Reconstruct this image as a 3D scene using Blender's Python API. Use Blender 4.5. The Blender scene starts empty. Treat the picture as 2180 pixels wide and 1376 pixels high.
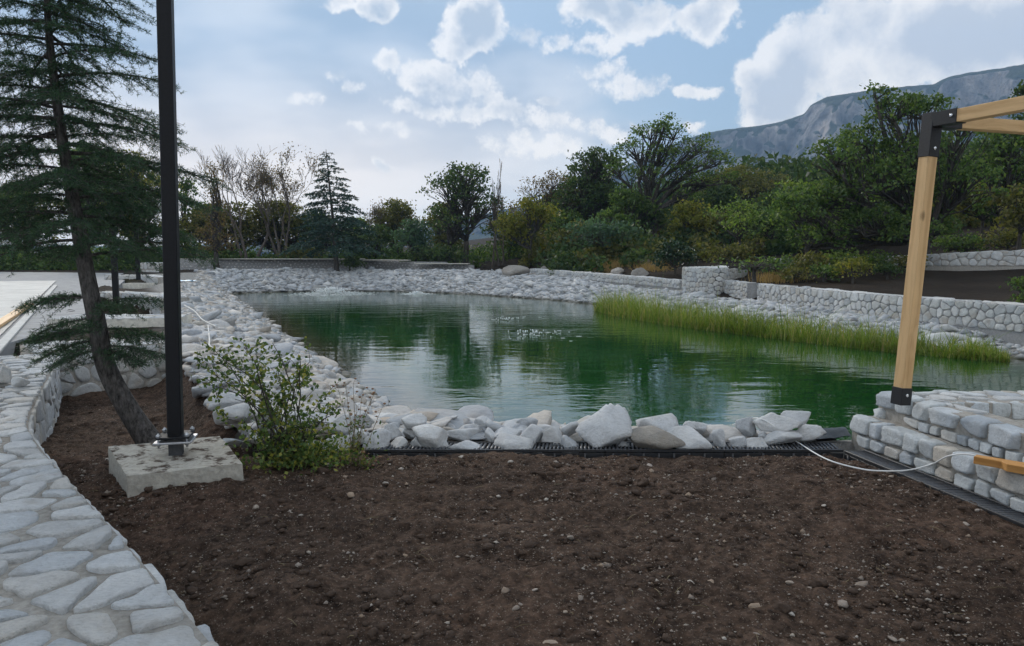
import bpy, bmesh, math, random
import numpy as np
from mathutils import Vector, Matrix

SC = bpy.context.scene
COL = SC.collection
PI = math.pi
R = math.radians

# ------------------------------------------------------------------ camera
EYE = 1.6
FPX, CXP, CYP, HOR = 1600.0, 1090.0, 688.0, 530.0      # photo: focal length, centre and horizon row
PITCH = math.atan((CYP - HOR) / FPX)
cam = bpy.data.cameras.new('camera')
cam.sensor_width = 36.0
cam.lens = 36.0 * FPX / 2180.0
cam.clip_start = 0.05
cam.clip_end = 20000
camo = bpy.data.objects.new('camera', cam)
COL.objects.link(camo)
camo.location = (0, 0, EYE)
camo.rotation_euler = (PI / 2 - PITCH, 0, 0)
SC.camera = camo

# ------------------------------------------------------------------ exposure and render settings
SC.view_settings.view_transform = 'Standard'
SC.view_settings.look = 'None'
SC.view_settings.gamma = 1.0
SC.view_settings.use_curve_mapping = False
SC.view_settings.exposure = 0.68
SC.render.engine = 'CYCLES'
cy = SC.cycles
cy.use_denoising = True
cy.denoiser = 'OPENIMAGEDENOISE'
cy.denoising_input_passes = 'RGB_ALBEDO_NORMAL'
cy.denoising_prefilter = 'ACCURATE'
cy.use_adaptive_sampling = True
cy.adaptive_threshold = 0.02
cy.max_bounces = 6
cy.diffuse_bounces = 3
cy.glossy_bounces = 3
cy.transmission_bounces = 4
cy.volume_bounces = 0
cy.transparent_max_bounces = 8
cy.caustics_reflective = False
cy.caustics_refractive = False
cy.sample_clamp_indirect = 6.0


def ray(px, py):
    u = (px - CXP) / FPX
    v = (CYP - py) / FPX
    c, s = math.cos(PITCH), math.sin(PITCH)
    return np.array([u, c + v * s, -s + v * c])


def atz(px, py, z):
    r = ray(px, py)
    t = (z - EYE) / r[2]
    return np.array([r[0] * t, r[1] * t, z])


def aty(px, py, Y):
    r = ray(px, py)
    t = Y / r[1]
    return np.array([r[0] * t, Y, EYE + r[2] * t])


def azel(px, py):
    r = ray(px, py)
    r = r / np.linalg.norm(r)
    return math.atan2(r[0], r[1]), math.asin(r[2])


# ------------------------------------------------------------------ node helper
class NT:
    def __init__(self, tree):
        self.t = tree
        self.n = tree.nodes
        self.l = tree.links

    def node(self, typ, **kw):
        nd = self.n.new(typ)
        ins = kw.pop('ins', None)
        for k, v in kw.items():
            setattr(nd, k, v)
        if ins:
            for k, v in ins.items():
                self.put(nd.inputs[k], v)
        return nd

    def put(self, sock, v):
        if isinstance(v, bpy.types.NodeSocket):
            self.l.new(v, sock)
        elif isinstance(v, bpy.types.Node):
            self.l.new(v.outputs[0], sock)
        else:
            if sock.type == 'RGBA' and len(v) == 3:
                v = (*v, 1)
            sock.default_value = v

    def m(self, op, a, b=0.0, c=None, clamp=False):
        nd = self.n.new('ShaderNodeMath')
        nd.operation = op
        nd.use_clamp = clamp
        self.put(nd.inputs[0], a)
        if op not in ('SQRT', 'ABSOLUTE', 'FRACT', 'ARCSINE', 'SINE', 'EXPONENT'):
            self.put(nd.inputs[1], b)
        if c is not None:
            self.put(nd.inputs[2], c)
        return nd.outputs[0]

    def vm(self, op, a, b=None, scale=None):
        nd = self.n.new('ShaderNodeVectorMath')
        nd.operation = op
        self.put(nd.inputs[0], a)
        if b is not None:
            self.put(nd.inputs[1], b)
        if scale is not None:
            self.put(nd.inputs['Scale'], scale)
        return nd.outputs['Value'] if op in ('LENGTH', 'DOT_PRODUCT', 'DISTANCE') else nd.outputs[0]

    def noise(self, vec, scale, detail=4.0, rough=0.55, out='Fac', lac=2.0):
        nd = self.n.new('ShaderNodeTexNoise')
        if vec is not None:
            self.put(nd.inputs['Vector'], vec)
        self.put(nd.inputs['Scale'], scale)
        self.put(nd.inputs['Detail'], detail)
        self.put(nd.inputs['Roughness'], rough)
        self.put(nd.inputs['Lacunarity'], lac)
        return nd.outputs[out]

    def ramp(self, fac, stops, interp='LINEAR'):
        nd = self.n.new('ShaderNodeValToRGB')
        nd.color_ramp.interpolation = interp
        el = nd.color_ramp.elements
        while len(el) < len(stops):
            el.new(0.5)
        for e, (p, c) in zip(el, stops):
            e.position = p
            e.color = (*c, 1) if len(c) == 3 else c
        self.put(nd.inputs[0], fac)
        return nd.outputs[0]

    def mix(self, fac, a, b, blend='MIX', clampf=True):
        nd = self.n.new('ShaderNodeMix')
        nd.data_type = 'RGBA'
        nd.blend_type = blend
        nd.clamp_factor = clampf
        self.put(nd.inputs[0], fac)
        self.put(nd.inputs[6], a)
        self.put(nd.inputs[7], b)
        return nd.outputs[2]

    def smooth(self, x, lo, hi):
        nd = self.n.new('ShaderNodeMapRange')
        nd.interpolation_type = 'SMOOTHSTEP'
        self.put(nd.inputs[0], x)
        nd.inputs[1].default_value = lo
        nd.inputs[2].default_value = hi
        nd.inputs[3].default_value = 0.0
        nd.inputs[4].default_value = 1.0
        return nd.outputs[0]

    def lin(self, x, a, b, c, d):
        nd = self.n.new('ShaderNodeMapRange')
        self.put(nd.inputs[0], x)
        for i, v in enumerate((a, b, c, d)):
            nd.inputs[i + 1].default_value = v
        return nd.outputs[0]

    def bump(self, h, strength=0.3, dist=0.02, normal=None):
        nd = self.n.new('ShaderNodeBump')
        self.put(nd.inputs['Height'], h)
        self.put(nd.inputs['Strength'], strength)
        self.put(nd.inputs['Distance'], dist)
        if normal is not None:
            self.put(nd.inputs['Normal'], normal)
        return nd.outputs[0]


# ------------------------------------------------------------------ world: sky with clouds, sun lamp
SUN_EL, SUN_AZ = R(27), R(-30)          # behind thin cloud, ahead and to the left
world = bpy.data.worlds.new('World')
SC.world = world
world.use_nodes = True
W = NT(world.node_tree)
W.n.clear()


def build_sky():
    out = W.node('ShaderNodeOutputWorld')
    bg = W.node('ShaderNodeBackground')
    sky = W.node('ShaderNodeTexSky')
    sky.sky_type = 'NISHITA'
    sky.sun_disc = False
    sky.sun_elevation = SUN_EL
    sky.sun_rotation = SUN_AZ
    sky.air_density = 1.0
    sky.dust_density = 1.2
    sky.ozone_density = 1.5
    tc = W.node('ShaderNodeTexCoord').outputs['Generated']
    sep = W.node('ShaderNodeSeparateXYZ', ins={0: tc})
    dx, dy, dz = sep.outputs
    az = W.m('ARCTAN2', dx, dy)
    el = W.m('ARCSINE', W.m('MINIMUM', W.m('MAXIMUM', dz, -1.0), 1.0))
    ae = W.node('ShaderNodeCombineXYZ', ins={0: az, 1: el}).outputs[0]
    # billowing warp of the cloud outlines
    n1 = W.noise(tc, 9.0, 3.0, 0.6, out='Color')
    n2 = W.noise(tc, 24.0, 7.0, 0.70, out='Color')
    w1 = W.vm('SCALE', W.vm('SUBTRACT', n1, (0.5, 0.5, 0.5)), scale=0.07)
    w2 = W.vm('SCALE', W.vm('SUBTRACT', n2, (0.5, 0.5, 0.5)), scale=0.03)
    p = W.vm('ADD', W.vm('ADD', ae, w1), w2)

    def heaps(bl):
        """1 at the middle of a heap, 0 at its rim"""
        o = None
        for (px, py, rx, ry) in bl:
            rx, ry = rx * 1.04, ry * 1.12
            a, e = azel(px, py)
            w = min(1.0, max(0.4, ry / 60.0))
            nd = W.n.new('ShaderNodeVectorMath')
            nd.operation = 'MULTIPLY_ADD'
            W.put(nd.inputs[0], p)
            nd.inputs[1].default_value = (FPX / rx, FPX / ry, 0)
            nd.inputs[2].default_value = (-a * FPX / rx, -e * FPX / ry, 0)
            ln = W.m('MULTIPLY_ADD', W.vm('DOT_PRODUCT', nd.outputs[0], nd.outputs[0]), -w, w)
            o = ln if o is None else W.m('MAXIMUM', o, ln)
        return W.m('MAXIMUM', o, -1.0)

    # heaps of cumulus, where they stand in the sky
    cum = heaps(CUMULUS)
    veil = heaps(VEIL)
    # cumulus going on all round, outside the frame too
    flat = W.node('ShaderNodeCombineXYZ', ins={
        0: W.m('DIVIDE', dx, W.m('ADD', W.m('ABSOLUTE', dz), 0.22)),
        1: W.m('DIVIDE', dy, W.m('ADD', W.m('ABSOLUTE', dz), 0.22)), 2: 3.3}).outputs[0]
    gen = W.noise(flat, 1.6, 5.0, 0.58)
    a0 = W.m('ABSOLUTE', az)
    outside = W.m('MAXIMUM', W.smooth(a0, 0.72, 0.95), W.smooth(el, 0.40, 0.55))
    gen_d = W.m('SUBTRACT', W.m('MULTIPLY', W.m('SUBTRACT', gen, 0.46), 5.0), W.m('MULTIPLY', W.m('SUBTRACT', 1.0, outside), 2.0))
    z2 = lambda v: W.node('ShaderNodeSeparateXYZ', ins={0: v}).outputs[2]
    soft = lambda v: W.m('SUBTRACT', v, 0.5)
    fluff = W.m('ADD', W.m('MULTIPLY', soft(z2(n2)), 2.2), W.m('MULTIPLY', soft(z2(n1)), 1.3))
    d = W.m('ADD', W.m('MAXIMUM', cum, gen_d), fluff)
    cover = W.smooth(d, -0.02, 0.46)
    thick = W.smooth(d, 0.24, 1.25)
    # relief of the heaps: the same billows a little further towards the sun, so that sunward sides are bright
    nb = W.noise(W.vm('ADD', tc, (-0.008, 0.0, 0.010)), 24.0, 4.0, 0.66, out='Color')
    nbig = W.noise(W.vm('ADD', tc, (-0.022, 0.0, 0.028)), 9.0, 2.0, 0.6, out='Color')
    rel = W.m('ADD', W.m('MULTIPLY', W.m('SUBTRACT', z2(n2), z2(nb)), 1.1), W.m('MULTIPLY', W.m('SUBTRACT', z2(n1), z2(nbig)), 2.0))
    belly = W.m('SUBTRACT', W.m('MULTIPLY', thick, 1.25), W.m('MULTIPLY', rel, 1.8), clamp=True)
    cosd = W.vm('DOT_PRODUCT', tc, (math.sin(SUN_AZ) * math.cos(SUN_EL), math.cos(SUN_AZ) * math.cos(SUN_EL), math.sin(SUN_EL)))
    toward = W.smooth(cosd, 0.55, 0.95)
    bellycol = W.mix(toward, SKYC['belly_far'], SKYC['belly_sun'])
    ccol = W.mix(belly, SKYC['rim'], bellycol)
    skyc = W.mix(1.0, sky.outputs[0], (SKYC['gain'],) * 3, 'MULTIPLY')
    skyc = W.vm('MINIMUM', skyc, SKYC['cap'])          # thin high cloud holds back the glare round the sun
    skyc = W.mix(SKYC['milk'], skyc, SKYC['milkcol'])
    # thin grey veil on the left with soft streaks
    vs = W.noise(flat, 2.2, 3.0, 0.5)
    vd = W.m('ADD', veil, W.m('MULTIPLY', W.m('SUBTRACT', vs, 0.5), 1.3))
    skyc = W.mix(W.m('MULTIPLY', W.smooth(vd, -0.3, 0.5), 0.85), skyc, W.mix(W.smooth(vs, 0.36, 0.66), SKYC['veil_dark'], SKYC['veil_light']))
    # warm pale band low over the sea under the veiled sun
    glow = W.m('MULTIPLY', W.smooth(cosd, 0.70, 0.96), W.smooth(el, 0.26, 0.0))
    skyc = W.mix(W.m('MULTIPLY', glow, 0.85), skyc, SKYC['glow'])
    low = W.smooth(el, 0.13, 0.0)
    skyc = W.mix(W.m('MULTIPLY', low, 0.6), skyc, SKYC['low'])
    col = W.mix(W.m('MULTIPLY', cover, 0.94), skyc, ccol)
    W.put(bg.inputs['Color'], col)
    bg.inputs['Strength'].default_value = 0.1
    world.cycles.sampling_method = 'MANUAL'
    world.cycles.sample_map_resolution = 256
    W.l.new(bg.outputs[0], out.inputs['Surface'])


# px, py, radius x, radius y of each heap (photo positions turned into azimuth and elevation)
CUMULUS = [
    (1668, 180, 80, 80), (1735, 110, 105, 80), (1840, 95, 180, 100), (1970, 70, 190, 95), (2110, 75, 140, 80), (1650, 235, 75, 45),
    (1370, 34, 110, 45), (1450, 40, 80, 36), (1515, 25, 80, 50), (1270, 12, 75, 36),
    (1275, 88, 58, 32), (1110, 64, 55, 24), (1175, 80, 60, 20), (1015, 52, 70, 62), (965, 98, 40, 30),
    (1285, 148, 62, 18), (1340, 178, 68, 26), (1485, 190, 44, 12),
    (800, 18, 42, 34), (722, 10, 34, 16), (835, 148, 38, 26), (910, 168, 60, 30), (980, 190, 70, 30), (1030, 212, 50, 20),
    (920, 234, 110, 20), (1070, 245, 130, 26), (1215, 266, 150, 26), (1320, 270, 90, 22), (1180, 218, 36, 12),
    (700, 168, 36, 15), (745, 188, 32, 20), (640, 222, 40, 20), (765, 280, 22, 20), (785, 300, 18, 16), (850, 288, 40, 12), (830, 352, 24, 12),
    (1150, 318, 120, 26), (1470, 265, 34, 16),
]
VEIL = [(560, 120, 520, 200), (430, 300, 400, 150), (950, 320, 480, 90), (1000, 190, 260, 110), (1250, 310, 260, 60)]
SKYC = dict(gain=0.72, milk=0.62, milkcol=(3.2, 4.4, 5.5), cap=(5.2, 6.0, 6.8), rim=(9.2, 8.7, 8.0), belly_far=(5.3, 5.5, 5.8), belly_sun=(4.1, 4.6, 5.1),
            veil_dark=(3.1, 3.9, 4.8), veil_light=(6.2, 6.5, 6.8), glow=(13.0, 10.8, 8.6), low=(6.9, 7.2, 7.5))
build_sky()

sun = bpy.data.lights.new('sun', 'SUN')
sun.energy = 1.5
sun.angle = R(14)
sun.color = (1.0, 0.93, 0.84)
suno = bpy.data.objects.new('sun', sun)
COL.objects.link(suno)
sd = Vector((math.sin(SUN_AZ) * math.cos(SUN_EL), math.cos(SUN_AZ) * math.cos(SUN_EL), math.sin(SUN_EL)))
suno.rotation_euler = sd.to_track_quat('Z', 'Y').to_euler()
suno.location = sd * 300

# ------------------------------------------------------------------ numeric helpers
rng = np.random.default_rng(7)


def _h(ix, iy, seed):
    n = (ix.astype(np.int64) * 374761393 + iy.astype(np.int64) * 668265263 + seed * 1442695041) & 0xFFFFFFFF
    n = ((n ^ (n >> 13)) * 1274126177) & 0xFFFFFFFF
    n = n ^ (n >> 16)
    return (n & 0xFFFF) / 65535.0


def vnoise(x, y, seed=0):
    x = np.asarray(x, float)
    y = np.asarray(y, float)
    ix = np.floor(x)
    iy = np.floor(y)
    fx = x - ix
    fy = y - iy
    fx = fx * fx * (3 - 2 * fx)
    fy = fy * fy * (3 - 2 * fy)
    a = _h(ix, iy, seed)
    b = _h(ix + 1, iy, seed)
    c = _h(ix, iy + 1, seed)
    d = _h(ix + 1, iy + 1, seed)
    return (a * (1 - fx) + b * fx) * (1 - fy) + (c * (1 - fx) + d * fx) * fy


def fbm(x, y, oct=4, seed=0, gain=0.5):
    s, a, t = 0, 1.0, 0
    for i in range(oct):
        s = s + a * vnoise(x * 2 ** i, y * 2 ** i, seed + 17 * i)
        t += a
        a *= gain
    return s / t - 0.5


def sstep(x, a, b):
    t = np.clip((np.asarray(x, float) - a) / (b - a), 0, 1)
    return t * t * (3 - 2 * t)


def in_poly(x, y, poly):
    x = np.asarray(x, float)
    y = np.asarray(y, float)
    r = np.zeros(x.shape, bool)
    n = len(poly)
    for i in range(n):
        x0, y0 = poly[i]
        x1, y1 = poly[(i + 1) % n]
        if y0 == y1:
            continue
        c = ((y0 > y) != (y1 > y)) & (x < (x1 - x0) * (y - y0) / (y1 - y0) + x0)
        r ^= c
    return r


def seg_dist(x, y, line, closed=False):
    x = np.asarray(x, float)
    y = np.asarray(y, float)
    best = np.full(x.shape, 1e9)
    n = len(line)
    for i in range(n if closed else n - 1):
        x0, y0 = line[i]
        x1, y1 = line[(i + 1) % n]
        dx, dy = x1 - x0, y1 - y0
        t = np.clip(((x - x0) * dx + (y - y0) * dy) / (dx * dx + dy * dy), 0, 1)
        best = np.minimum(best, np.hypot(x - x0 - t * dx, y - y0 - t * dy))
    return best


def catmull(pts, per=8):
    pts = np.array(pts, float)
    P = np.vstack([2 * pts[0] - pts[1], pts, 2 * pts[-1] - pts[-2]])
    out = []
    for i in range(1, len(P) - 2):
        for k in range(per):
            t = k / per
            out.append(0.5 * ((2 * P[i]) + (-P[i - 1] + P[i + 1]) * t + (2 * P[i - 1] - 5 * P[i] + 4 * P[i + 1] - P[i + 2]) * t * t
                              + (-P[i - 1] + 3 * P[i] - 3 * P[i + 1] + P[i + 2]) * t ** 3))
    out.append(P[-2])
    return np.array(out)


# ------------------------------------------------------------------ object helpers
def tag(o, label=None, cat=None, group=None, kind=None):
    if label:
        o['label'] = label
    if cat:
        o['category'] = cat
    if group:
        o['group'] = group
    if kind:
        o['kind'] = kind
    return o


def thing(name, loc, label, cat, group=None):
    o = bpy.data.objects.new(name, None)
    o.empty_display_size = 0.2
    COL.objects.link(o)
    o.location = tuple(float(v) for v in loc)
    return tag(o, label, cat, group)


def raw_mesh(name, V, faces, smooth=False):
    """faces: list of int arrays (m,3) or (m,4)"""
    V = np.asarray(V, float)
    me = bpy.data.meshes.new(name)
    loops, starts, pos = [], [], 0
    for f in faces:
        f = np.asarray(f, np.int32)
        if len(f) == 0:
            continue
        k = f.shape[1]
        loops.append(f.ravel())
        starts.append(pos + np.arange(len(f)) * k)
        pos += len(f) * k
    loops = np.concatenate(loops)
    starts = np.concatenate(starts)
    me.vertices.add(len(V))
    me.vertices.foreach_set('co', V.astype(np.float32).ravel())
    me.loops.add(len(loops))
    me.loops.foreach_set('vertex_index', loops.astype(np.int32))
    me.polygons.add(len(starts))
    me.polygons.foreach_set('loop_start', starts.astype(np.int32))
    me.update(calc_edges=True)
    if smooth:
        me.polygons.foreach_set('use_smooth', np.ones(len(starts), bool))
    return me


def world_matrix(o):
    if o.parent is None:
        return o.matrix_basis.copy()
    return world_matrix(o.parent) @ o.matrix_parent_inverse @ o.matrix_basis


def link(name, me, mat, parent=None, loc=(0, 0, 0)):
    """place a mesh at a world position, also under a parent that is turned"""
    o = bpy.data.objects.new(name, me)
    COL.objects.link(o)
    if mat is not None and not me.materials:
        me.materials.append(mat)
    if parent is not None:
        o.parent = parent
        o.matrix_parent_inverse = world_matrix(parent).inverted()
    o.location = tuple(float(v) for v in loc)
    return o


def mk(name, V, faces, mat, parent=None, smooth=False, origin=None):
    V = np.asarray(V, float)
    if origin is None:
        lo, hi = V.min(0), V.max(0)
        origin = np.array([(lo[0] + hi[0]) / 2, (lo[1] + hi[1]) / 2, lo[2]])
    me = raw_mesh(name, V - origin, faces, smooth)
    return link(name, me, mat, parent, origin)


class MB:
    def __init__(self):
        self.V, self.T, self.Q, self.n = [], [], [], 0

    def add(self, V, F):
        V = np.asarray(V, float).reshape(-1, 3)
        F = np.asarray(F, np.int64)
        if len(F):
            (self.T if F.shape[1] == 3 else self.Q).append(F + self.n)
        self.V.append(V)
        self.n += len(V)

    def box(self, c, half, ax=None):
        s = np.array([[-1, -1, -1], [1, -1, -1], [1, 1, -1], [-1, 1, -1], [-1, -1, 1], [1, -1, 1], [1, 1, 1], [-1, 1, 1]], float)
        v = s * np.array(half)
        if ax is not None:
            v = v @ np.array(ax)
        self.add(v + np.array(c), BOXF)

    def tube(self, pts, rad, sides=5, cap=True):
        pts = np.asarray(pts, float)
        n = len(pts)
        rad = np.broadcast_to(np.asarray(rad, float), (n,))
        t = np.gradient(pts, axis=0)
        t /= np.linalg.norm(t, axis=1)[:, None] + 1e-12
        ref = np.array([0, 0, 1.0]) if abs(t[0][2]) < 0.9 else np.array([1.0, 0, 0])
        u = np.empty_like(pts)
        a = np.cross(t[0], ref)
        a /= np.linalg.norm(a)
        for i in range(n):
            a = a - t[i] * (a @ t[i])
            a /= np.linalg.norm(a) + 1e-12
            u[i] = a
        w = np.cross(t, u)
        ang = np.arange(sides) * 2 * PI / sides
        V = pts[:, None, :] + rad[:, None, None] * (np.cos(ang)[None, :, None] * u[:, None, :] + np.sin(ang)[None, :, None] * w[:, None, :])
        i = np.arange(n - 1)[:, None] * sides
        j = np.arange(sides)[None, :]
        k = (j + 1) % sides
        Q = np.stack([i + j, i + k, i + sides + k, i + sides + j], -1).reshape(-1, 4)
        base = self.n
        self.add(V.reshape(-1, 3), Q)
        if cap and sides > 2:
            tri = [[base + (n - 1) * sides, base + (n - 1) * sides + q, base + (n - 1) * sides + q + 1] for q in range(1, sides - 1)]
            tri += [[base, base + q + 1, base + q] for q in range(1, sides - 1)]
            self.T.append(np.array(tri))

    def faces(self):
        f = []
        if self.T:
            f.append(np.concatenate(self.T))
        if self.Q:
            f.append(np.concatenate(self.Q))
        return f

    def build(self, name, mat, parent=None, smooth=False, origin=None):
        return mk(name, np.concatenate(self.V), self.faces(), mat, parent, smooth, origin)


BOXF = np.array([[0, 3, 2, 1], [4, 5, 6, 7], [0, 1, 5, 4], [1, 2, 6, 5], [2, 3, 7, 6], [3, 0, 4, 7]])


def bevel_box_mesh(name, hx, hy, hz, bev=0.004, seg=1):
    bm = bmesh.new()
    bmesh.ops.create_cube(bm, size=1.0)
    bmesh.ops.scale(bm, vec=(2 * hx, 2 * hy, 2 * hz), verts=bm.verts)
    bmesh.ops.bevel(bm, geom=list(bm.edges), offset=bev, segments=seg, affect='EDGES', profile=0.5)
    me = bpy.data.meshes.new(name)
    bm.to_mesh(me)
    bm.free()
    return me


def ico(sub):
    bm = bmesh.new()
    bmesh.ops.create_icosphere(bm, subdivisions=sub, radius=1.0)
    bm.verts.ensure_lookup_table()
    V = np.array([v.co[:] for v in bm.verts])
    F = np.array([[v.index for v in f.verts] for f in bm.faces])
    bm.free()
    return V / np.linalg.norm(V, axis=1)[:, None], F


ICO = {k: ico(k) for k in (1, 2, 3, 4)}


def carve(sub, g, nplanes=11, box=False, soft=26.0, rough=0.03, cuts=3):
    """a broken stone: the unit ball cut by planes, with worn edges"""
    D, F = ICO[sub]
    if box:
        N = np.array([[1, 0, 0], [-1, 0, 0], [0, 1, 0], [0, -1, 0], [0, 0, 1], [0, 0, -1]], float) + g.normal(0, 0.07, (6, 3))
        off = g.uniform(0.9, 1.02, 6)
        M = g.normal(size=(cuts, 3))
        N = np.vstack([N, M])
        off = np.concatenate([off, g.uniform(1.05, 1.35, cuts)])
    else:
        N = g.normal(size=(nplanes, 3))
        off = g.uniform(0.62, 1.0, nplanes)
    N /= np.linalg.norm(N, axis=1)[:, None]
    c = np.clip(D @ N.T, 1e-3, None) / off
    r = 1.0 / (np.sum(c ** soft, 1) ** (1 / soft))
    r = np.minimum(r, 1.55)
    V = D * r[:, None]
    if rough > 0:
        s = g.integers(1, 9999)
        q = V * 3.1
        nz = fbm(q[:, 0] + q[:, 2] * 1.7, q[:, 1] - q[:, 2] * 1.3, 3, int(s))
        V = V * (1 + rough * 4 * nz)[:, None]
    return V, F


def rot_z(a):
    c, s = math.cos(a), math.sin(a)
    return np.array([[c, s, 0], [-s, c, 0], [0, 0, 1]])


def rand_rot(g, tilt=PI):
    q = Matrix.Rotation(g.uniform(0, 2 * PI), 3, 'Z') @ Matrix.Rotation(g.uniform(-tilt, tilt), 3, 'X') @ Matrix.Rotation(g.uniform(-tilt, tilt), 3, 'Y')
    return np.array(q)


# ------------------------------------------------------------------ materials
def material(name):
    m = bpy.data.materials.new(name)
    m.use_nodes = True
    t = NT(m.node_tree)
    b = t.n.get('Principled BSDF')
    return m, t, b


def rand_id(t):
    g = t.node('ShaderNodeNewGeometry').outputs['Random Per Island']
    o = t.node('ShaderNodeObjectInfo').outputs['Random']
    return t.m('FRACT', t.m('ADD', g, o))


def stone_mat(name, cols, scale=6.0, stain=(0.42, 0.36, 0.28), stain_amt=0.25, bump=0.5, rough=0.85, bdist=0.012, wet=False):
    m, t, b = material(name)
    geo = t.node('ShaderNodeNewGeometry')
    pos = geo.outputs['Position']
    rid = rand_id(t)
    vec = t.vm('ADD', pos, t.node('ShaderNodeCombineXYZ', ins={0: t.m('MULTIPLY', rid, 37.0), 2: t.m('MULTIPLY', rid, 11.0)}).outputs[0])
    base = t.ramp(rid, [(i / (len(cols) - 1), c) for i, c in enumerate(cols)])
    n1 = t.noise(vec, scale, 6.0, 0.65)
    base = t.mix(0.55, base, t.ramp(n1, [(0.3, (0.62, 0.62, 0.63)), (0.7, (1.12, 1.12, 1.12))]), 'MULTIPLY')
    n2 = t.noise(vec, scale * 0.6, 3.0, 0.5)
    base = t.mix(t.m('MULTIPLY', t.smooth(n2, 0.52, 0.75), stain_amt), base, stain)
    n3 = t.noise(t.vm('MULTIPLY', vec, (1.0, 2.2, 1.6)), scale * 5, 7.0, 0.75)
    base = t.mix(0.6, base, t.ramp(n3, [(0.30, (0.56, 0.56, 0.55)), (0.5, (0.95, 0.95, 0.95)), (0.68, (1.10, 1.10, 1.10))]), 'MULTIPLY')
    if wet:                                             # damp, algae-stained band just above the water
        zz = t.node('ShaderNodeSeparateXYZ', ins={0: pos}).outputs[2]
        band = t.smooth(t.m('ADD', zz, t.m('MULTIPLY', n2, 0.10)), -0.54, -0.64)
        base = t.mix(t.m('MULTIPLY', band, 0.75), base, (0.085, 0.080, 0.050))
    t.put(b.inputs['Base Color'], base)
    b.inputs['Roughness'].default_value = rough
    b.inputs['Specular IOR Level'].default_value = 0.25
    h = t.m('ADD', t.m('MULTIPLY', t.noise(vec, scale * 2.2, 6.0, 0.65), 1.0), t.m('MULTIPLY', n3, 0.6))
    t.put(b.inputs['Normal'], t.bump(h, bump, bdist * 5))
    return m


def plain_mat(name, col, rough=0.6, metal=0.0, spec=0.5, nscale=20.0, namt=0.15, bump=0.0, bdist=0.003):
    m, t, b = material(name)
    pos = t.node('ShaderNodeNewGeometry').outputs['Position']
    n = t.noise(pos, nscale, 5.0, 0.6)
    c = t.mix(namt, col, t.ramp(n, [(0.3, tuple(x * 0.4 for x in col)), (0.7, tuple(min(1, x * 1.7) for x in col))]))
    t.put(b.inputs['Base Color'], c)
    b.inputs['Roughness'].default_value = rough
    b.inputs['Metallic'].default_value = metal
    b.inputs['Specular IOR Level'].default_value = spec
    if bump:
        t.put(b.inputs['Normal'], t.bump(t.noise(pos, nscale * 2, 4.0, 0.6), bump, bdist))
    return m


def leaf_mat(name, dark, light, third=None, trans=0.48, rough=0.55, nscale=0.6):
    m, t, b = material(name)
    t.n.remove(b)
    out = [n for n in t.n if n.type == 'OUTPUT_MATERIAL'][0]
    rid = t.node('ShaderNodeNewGeometry')
    pos = rid.outputs['Position']
    isl = rid.outputs['Random Per Island']
    col = t.ramp(isl, [(0.0, dark), (0.62, light), (1.0, third or light)])
    n = t.noise(pos, nscale, 3.0, 0.5)
    col = t.mix(0.6, col, t.ramp(n, [(0.3, (0.62, 0.66, 0.6)), (0.7, (1.25, 1.2, 1.1))]), 'MULTIPLY')
    d = t.node('ShaderNodeBsdfPrincipled')
    t.put(d.inputs['Base Color'], col)
    d.inputs['Roughness'].default_value = rough
    d.inputs['Specular IOR Level'].default_value = 0.3
    tr = t.node('ShaderNodeBsdfTranslucent', ins={'Color': t.mix(1.0, col, (1.3, 1.35, 0.7), 'MULTIPLY')})
    mx = t.node('ShaderNodeMixShader')
    mx.inputs[0].default_value = trans
    t.l.new(d.outputs[0], mx.inputs[1])
    t.l.new(tr.outputs[0], mx.inputs[2])
    t.l.new(mx.outputs[0], out.inputs['Surface'])
    return m


def bark_mat(name, dark, light, scale=14.0):
    m, t, b = material(name)
    tc = t.node('ShaderNodeTexCoord').outputs['Object']
    v = t.vm('MULTIPLY', tc, (1.0, 1.0, 0.35))
    n = t.noise(v, scale, 7.0, 0.7)
    t.put(b.inputs['Base Color'], t.ramp(n, [(0.34, dark), (0.66, light)]))
    b.inputs['Roughness'].default_value = 0.9
    b.inputs['Specular IOR Level'].default_value = 0.2
    t.put(b.inputs['Normal'], t.bump(n, 0.8, 0.03))
    return m


def wood_mat(name, light, dark, rough=0.62):
    m, t, b = material(name)
    tc = t.node('ShaderNodeTexCoord').outputs['Object']
    oi = t.node('ShaderNodeObjectInfo').outputs['Random']
    v = t.vm('ADD', t.vm('MULTIPLY', tc, (26.0, 26.0, 0.9)), t.node('ShaderNodeCombineXYZ', ins={0: t.m('MULTIPLY', oi, 50.0)}).outputs[0])
    wob = t.noise(t.vm('MULTIPLY', tc, (4.0, 4.0, 1.6)), 1.0, 3.0, 0.5, out='Color')
    v2 = t.vm('ADD', v, t.vm('SCALE', wob, scale=2.6))
    n = t.noise(v2, 1.0, 5.0, 0.6)
    col = t.ramp(n, [(0.30, dark), (0.52, light), (0.75, tuple(min(1, c * 1.13) for c in light))])
    # knots
    vor = t.node('ShaderNodeTexVoronoi', feature='F1')
    t.put(vor.inputs['Vector'], t.vm('MULTIPLY', t.vm('ADD', tc, t.node('ShaderNodeCombineXYZ', ins={2: oi}).outputs[0]), (7.0, 7.0, 3.0)))
    vor.inputs['Scale'].default_value = 1.0
    k = t.smooth(vor.outputs['Distance'], 0.16, 0.05)
    col = t.mix(t.m('MULTIPLY', k, 0.75), col, tuple(c * 0.35 for c in dark))
    t.put(b.inputs['Base Color'], col)
    b.inputs['Roughness'].default_value = rough
    b.inputs['Specular IOR Level'].default_value = 0.3
    t.put(b.inputs['Normal'], t.bump(n, 0.25, 0.004))
    return m


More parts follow.
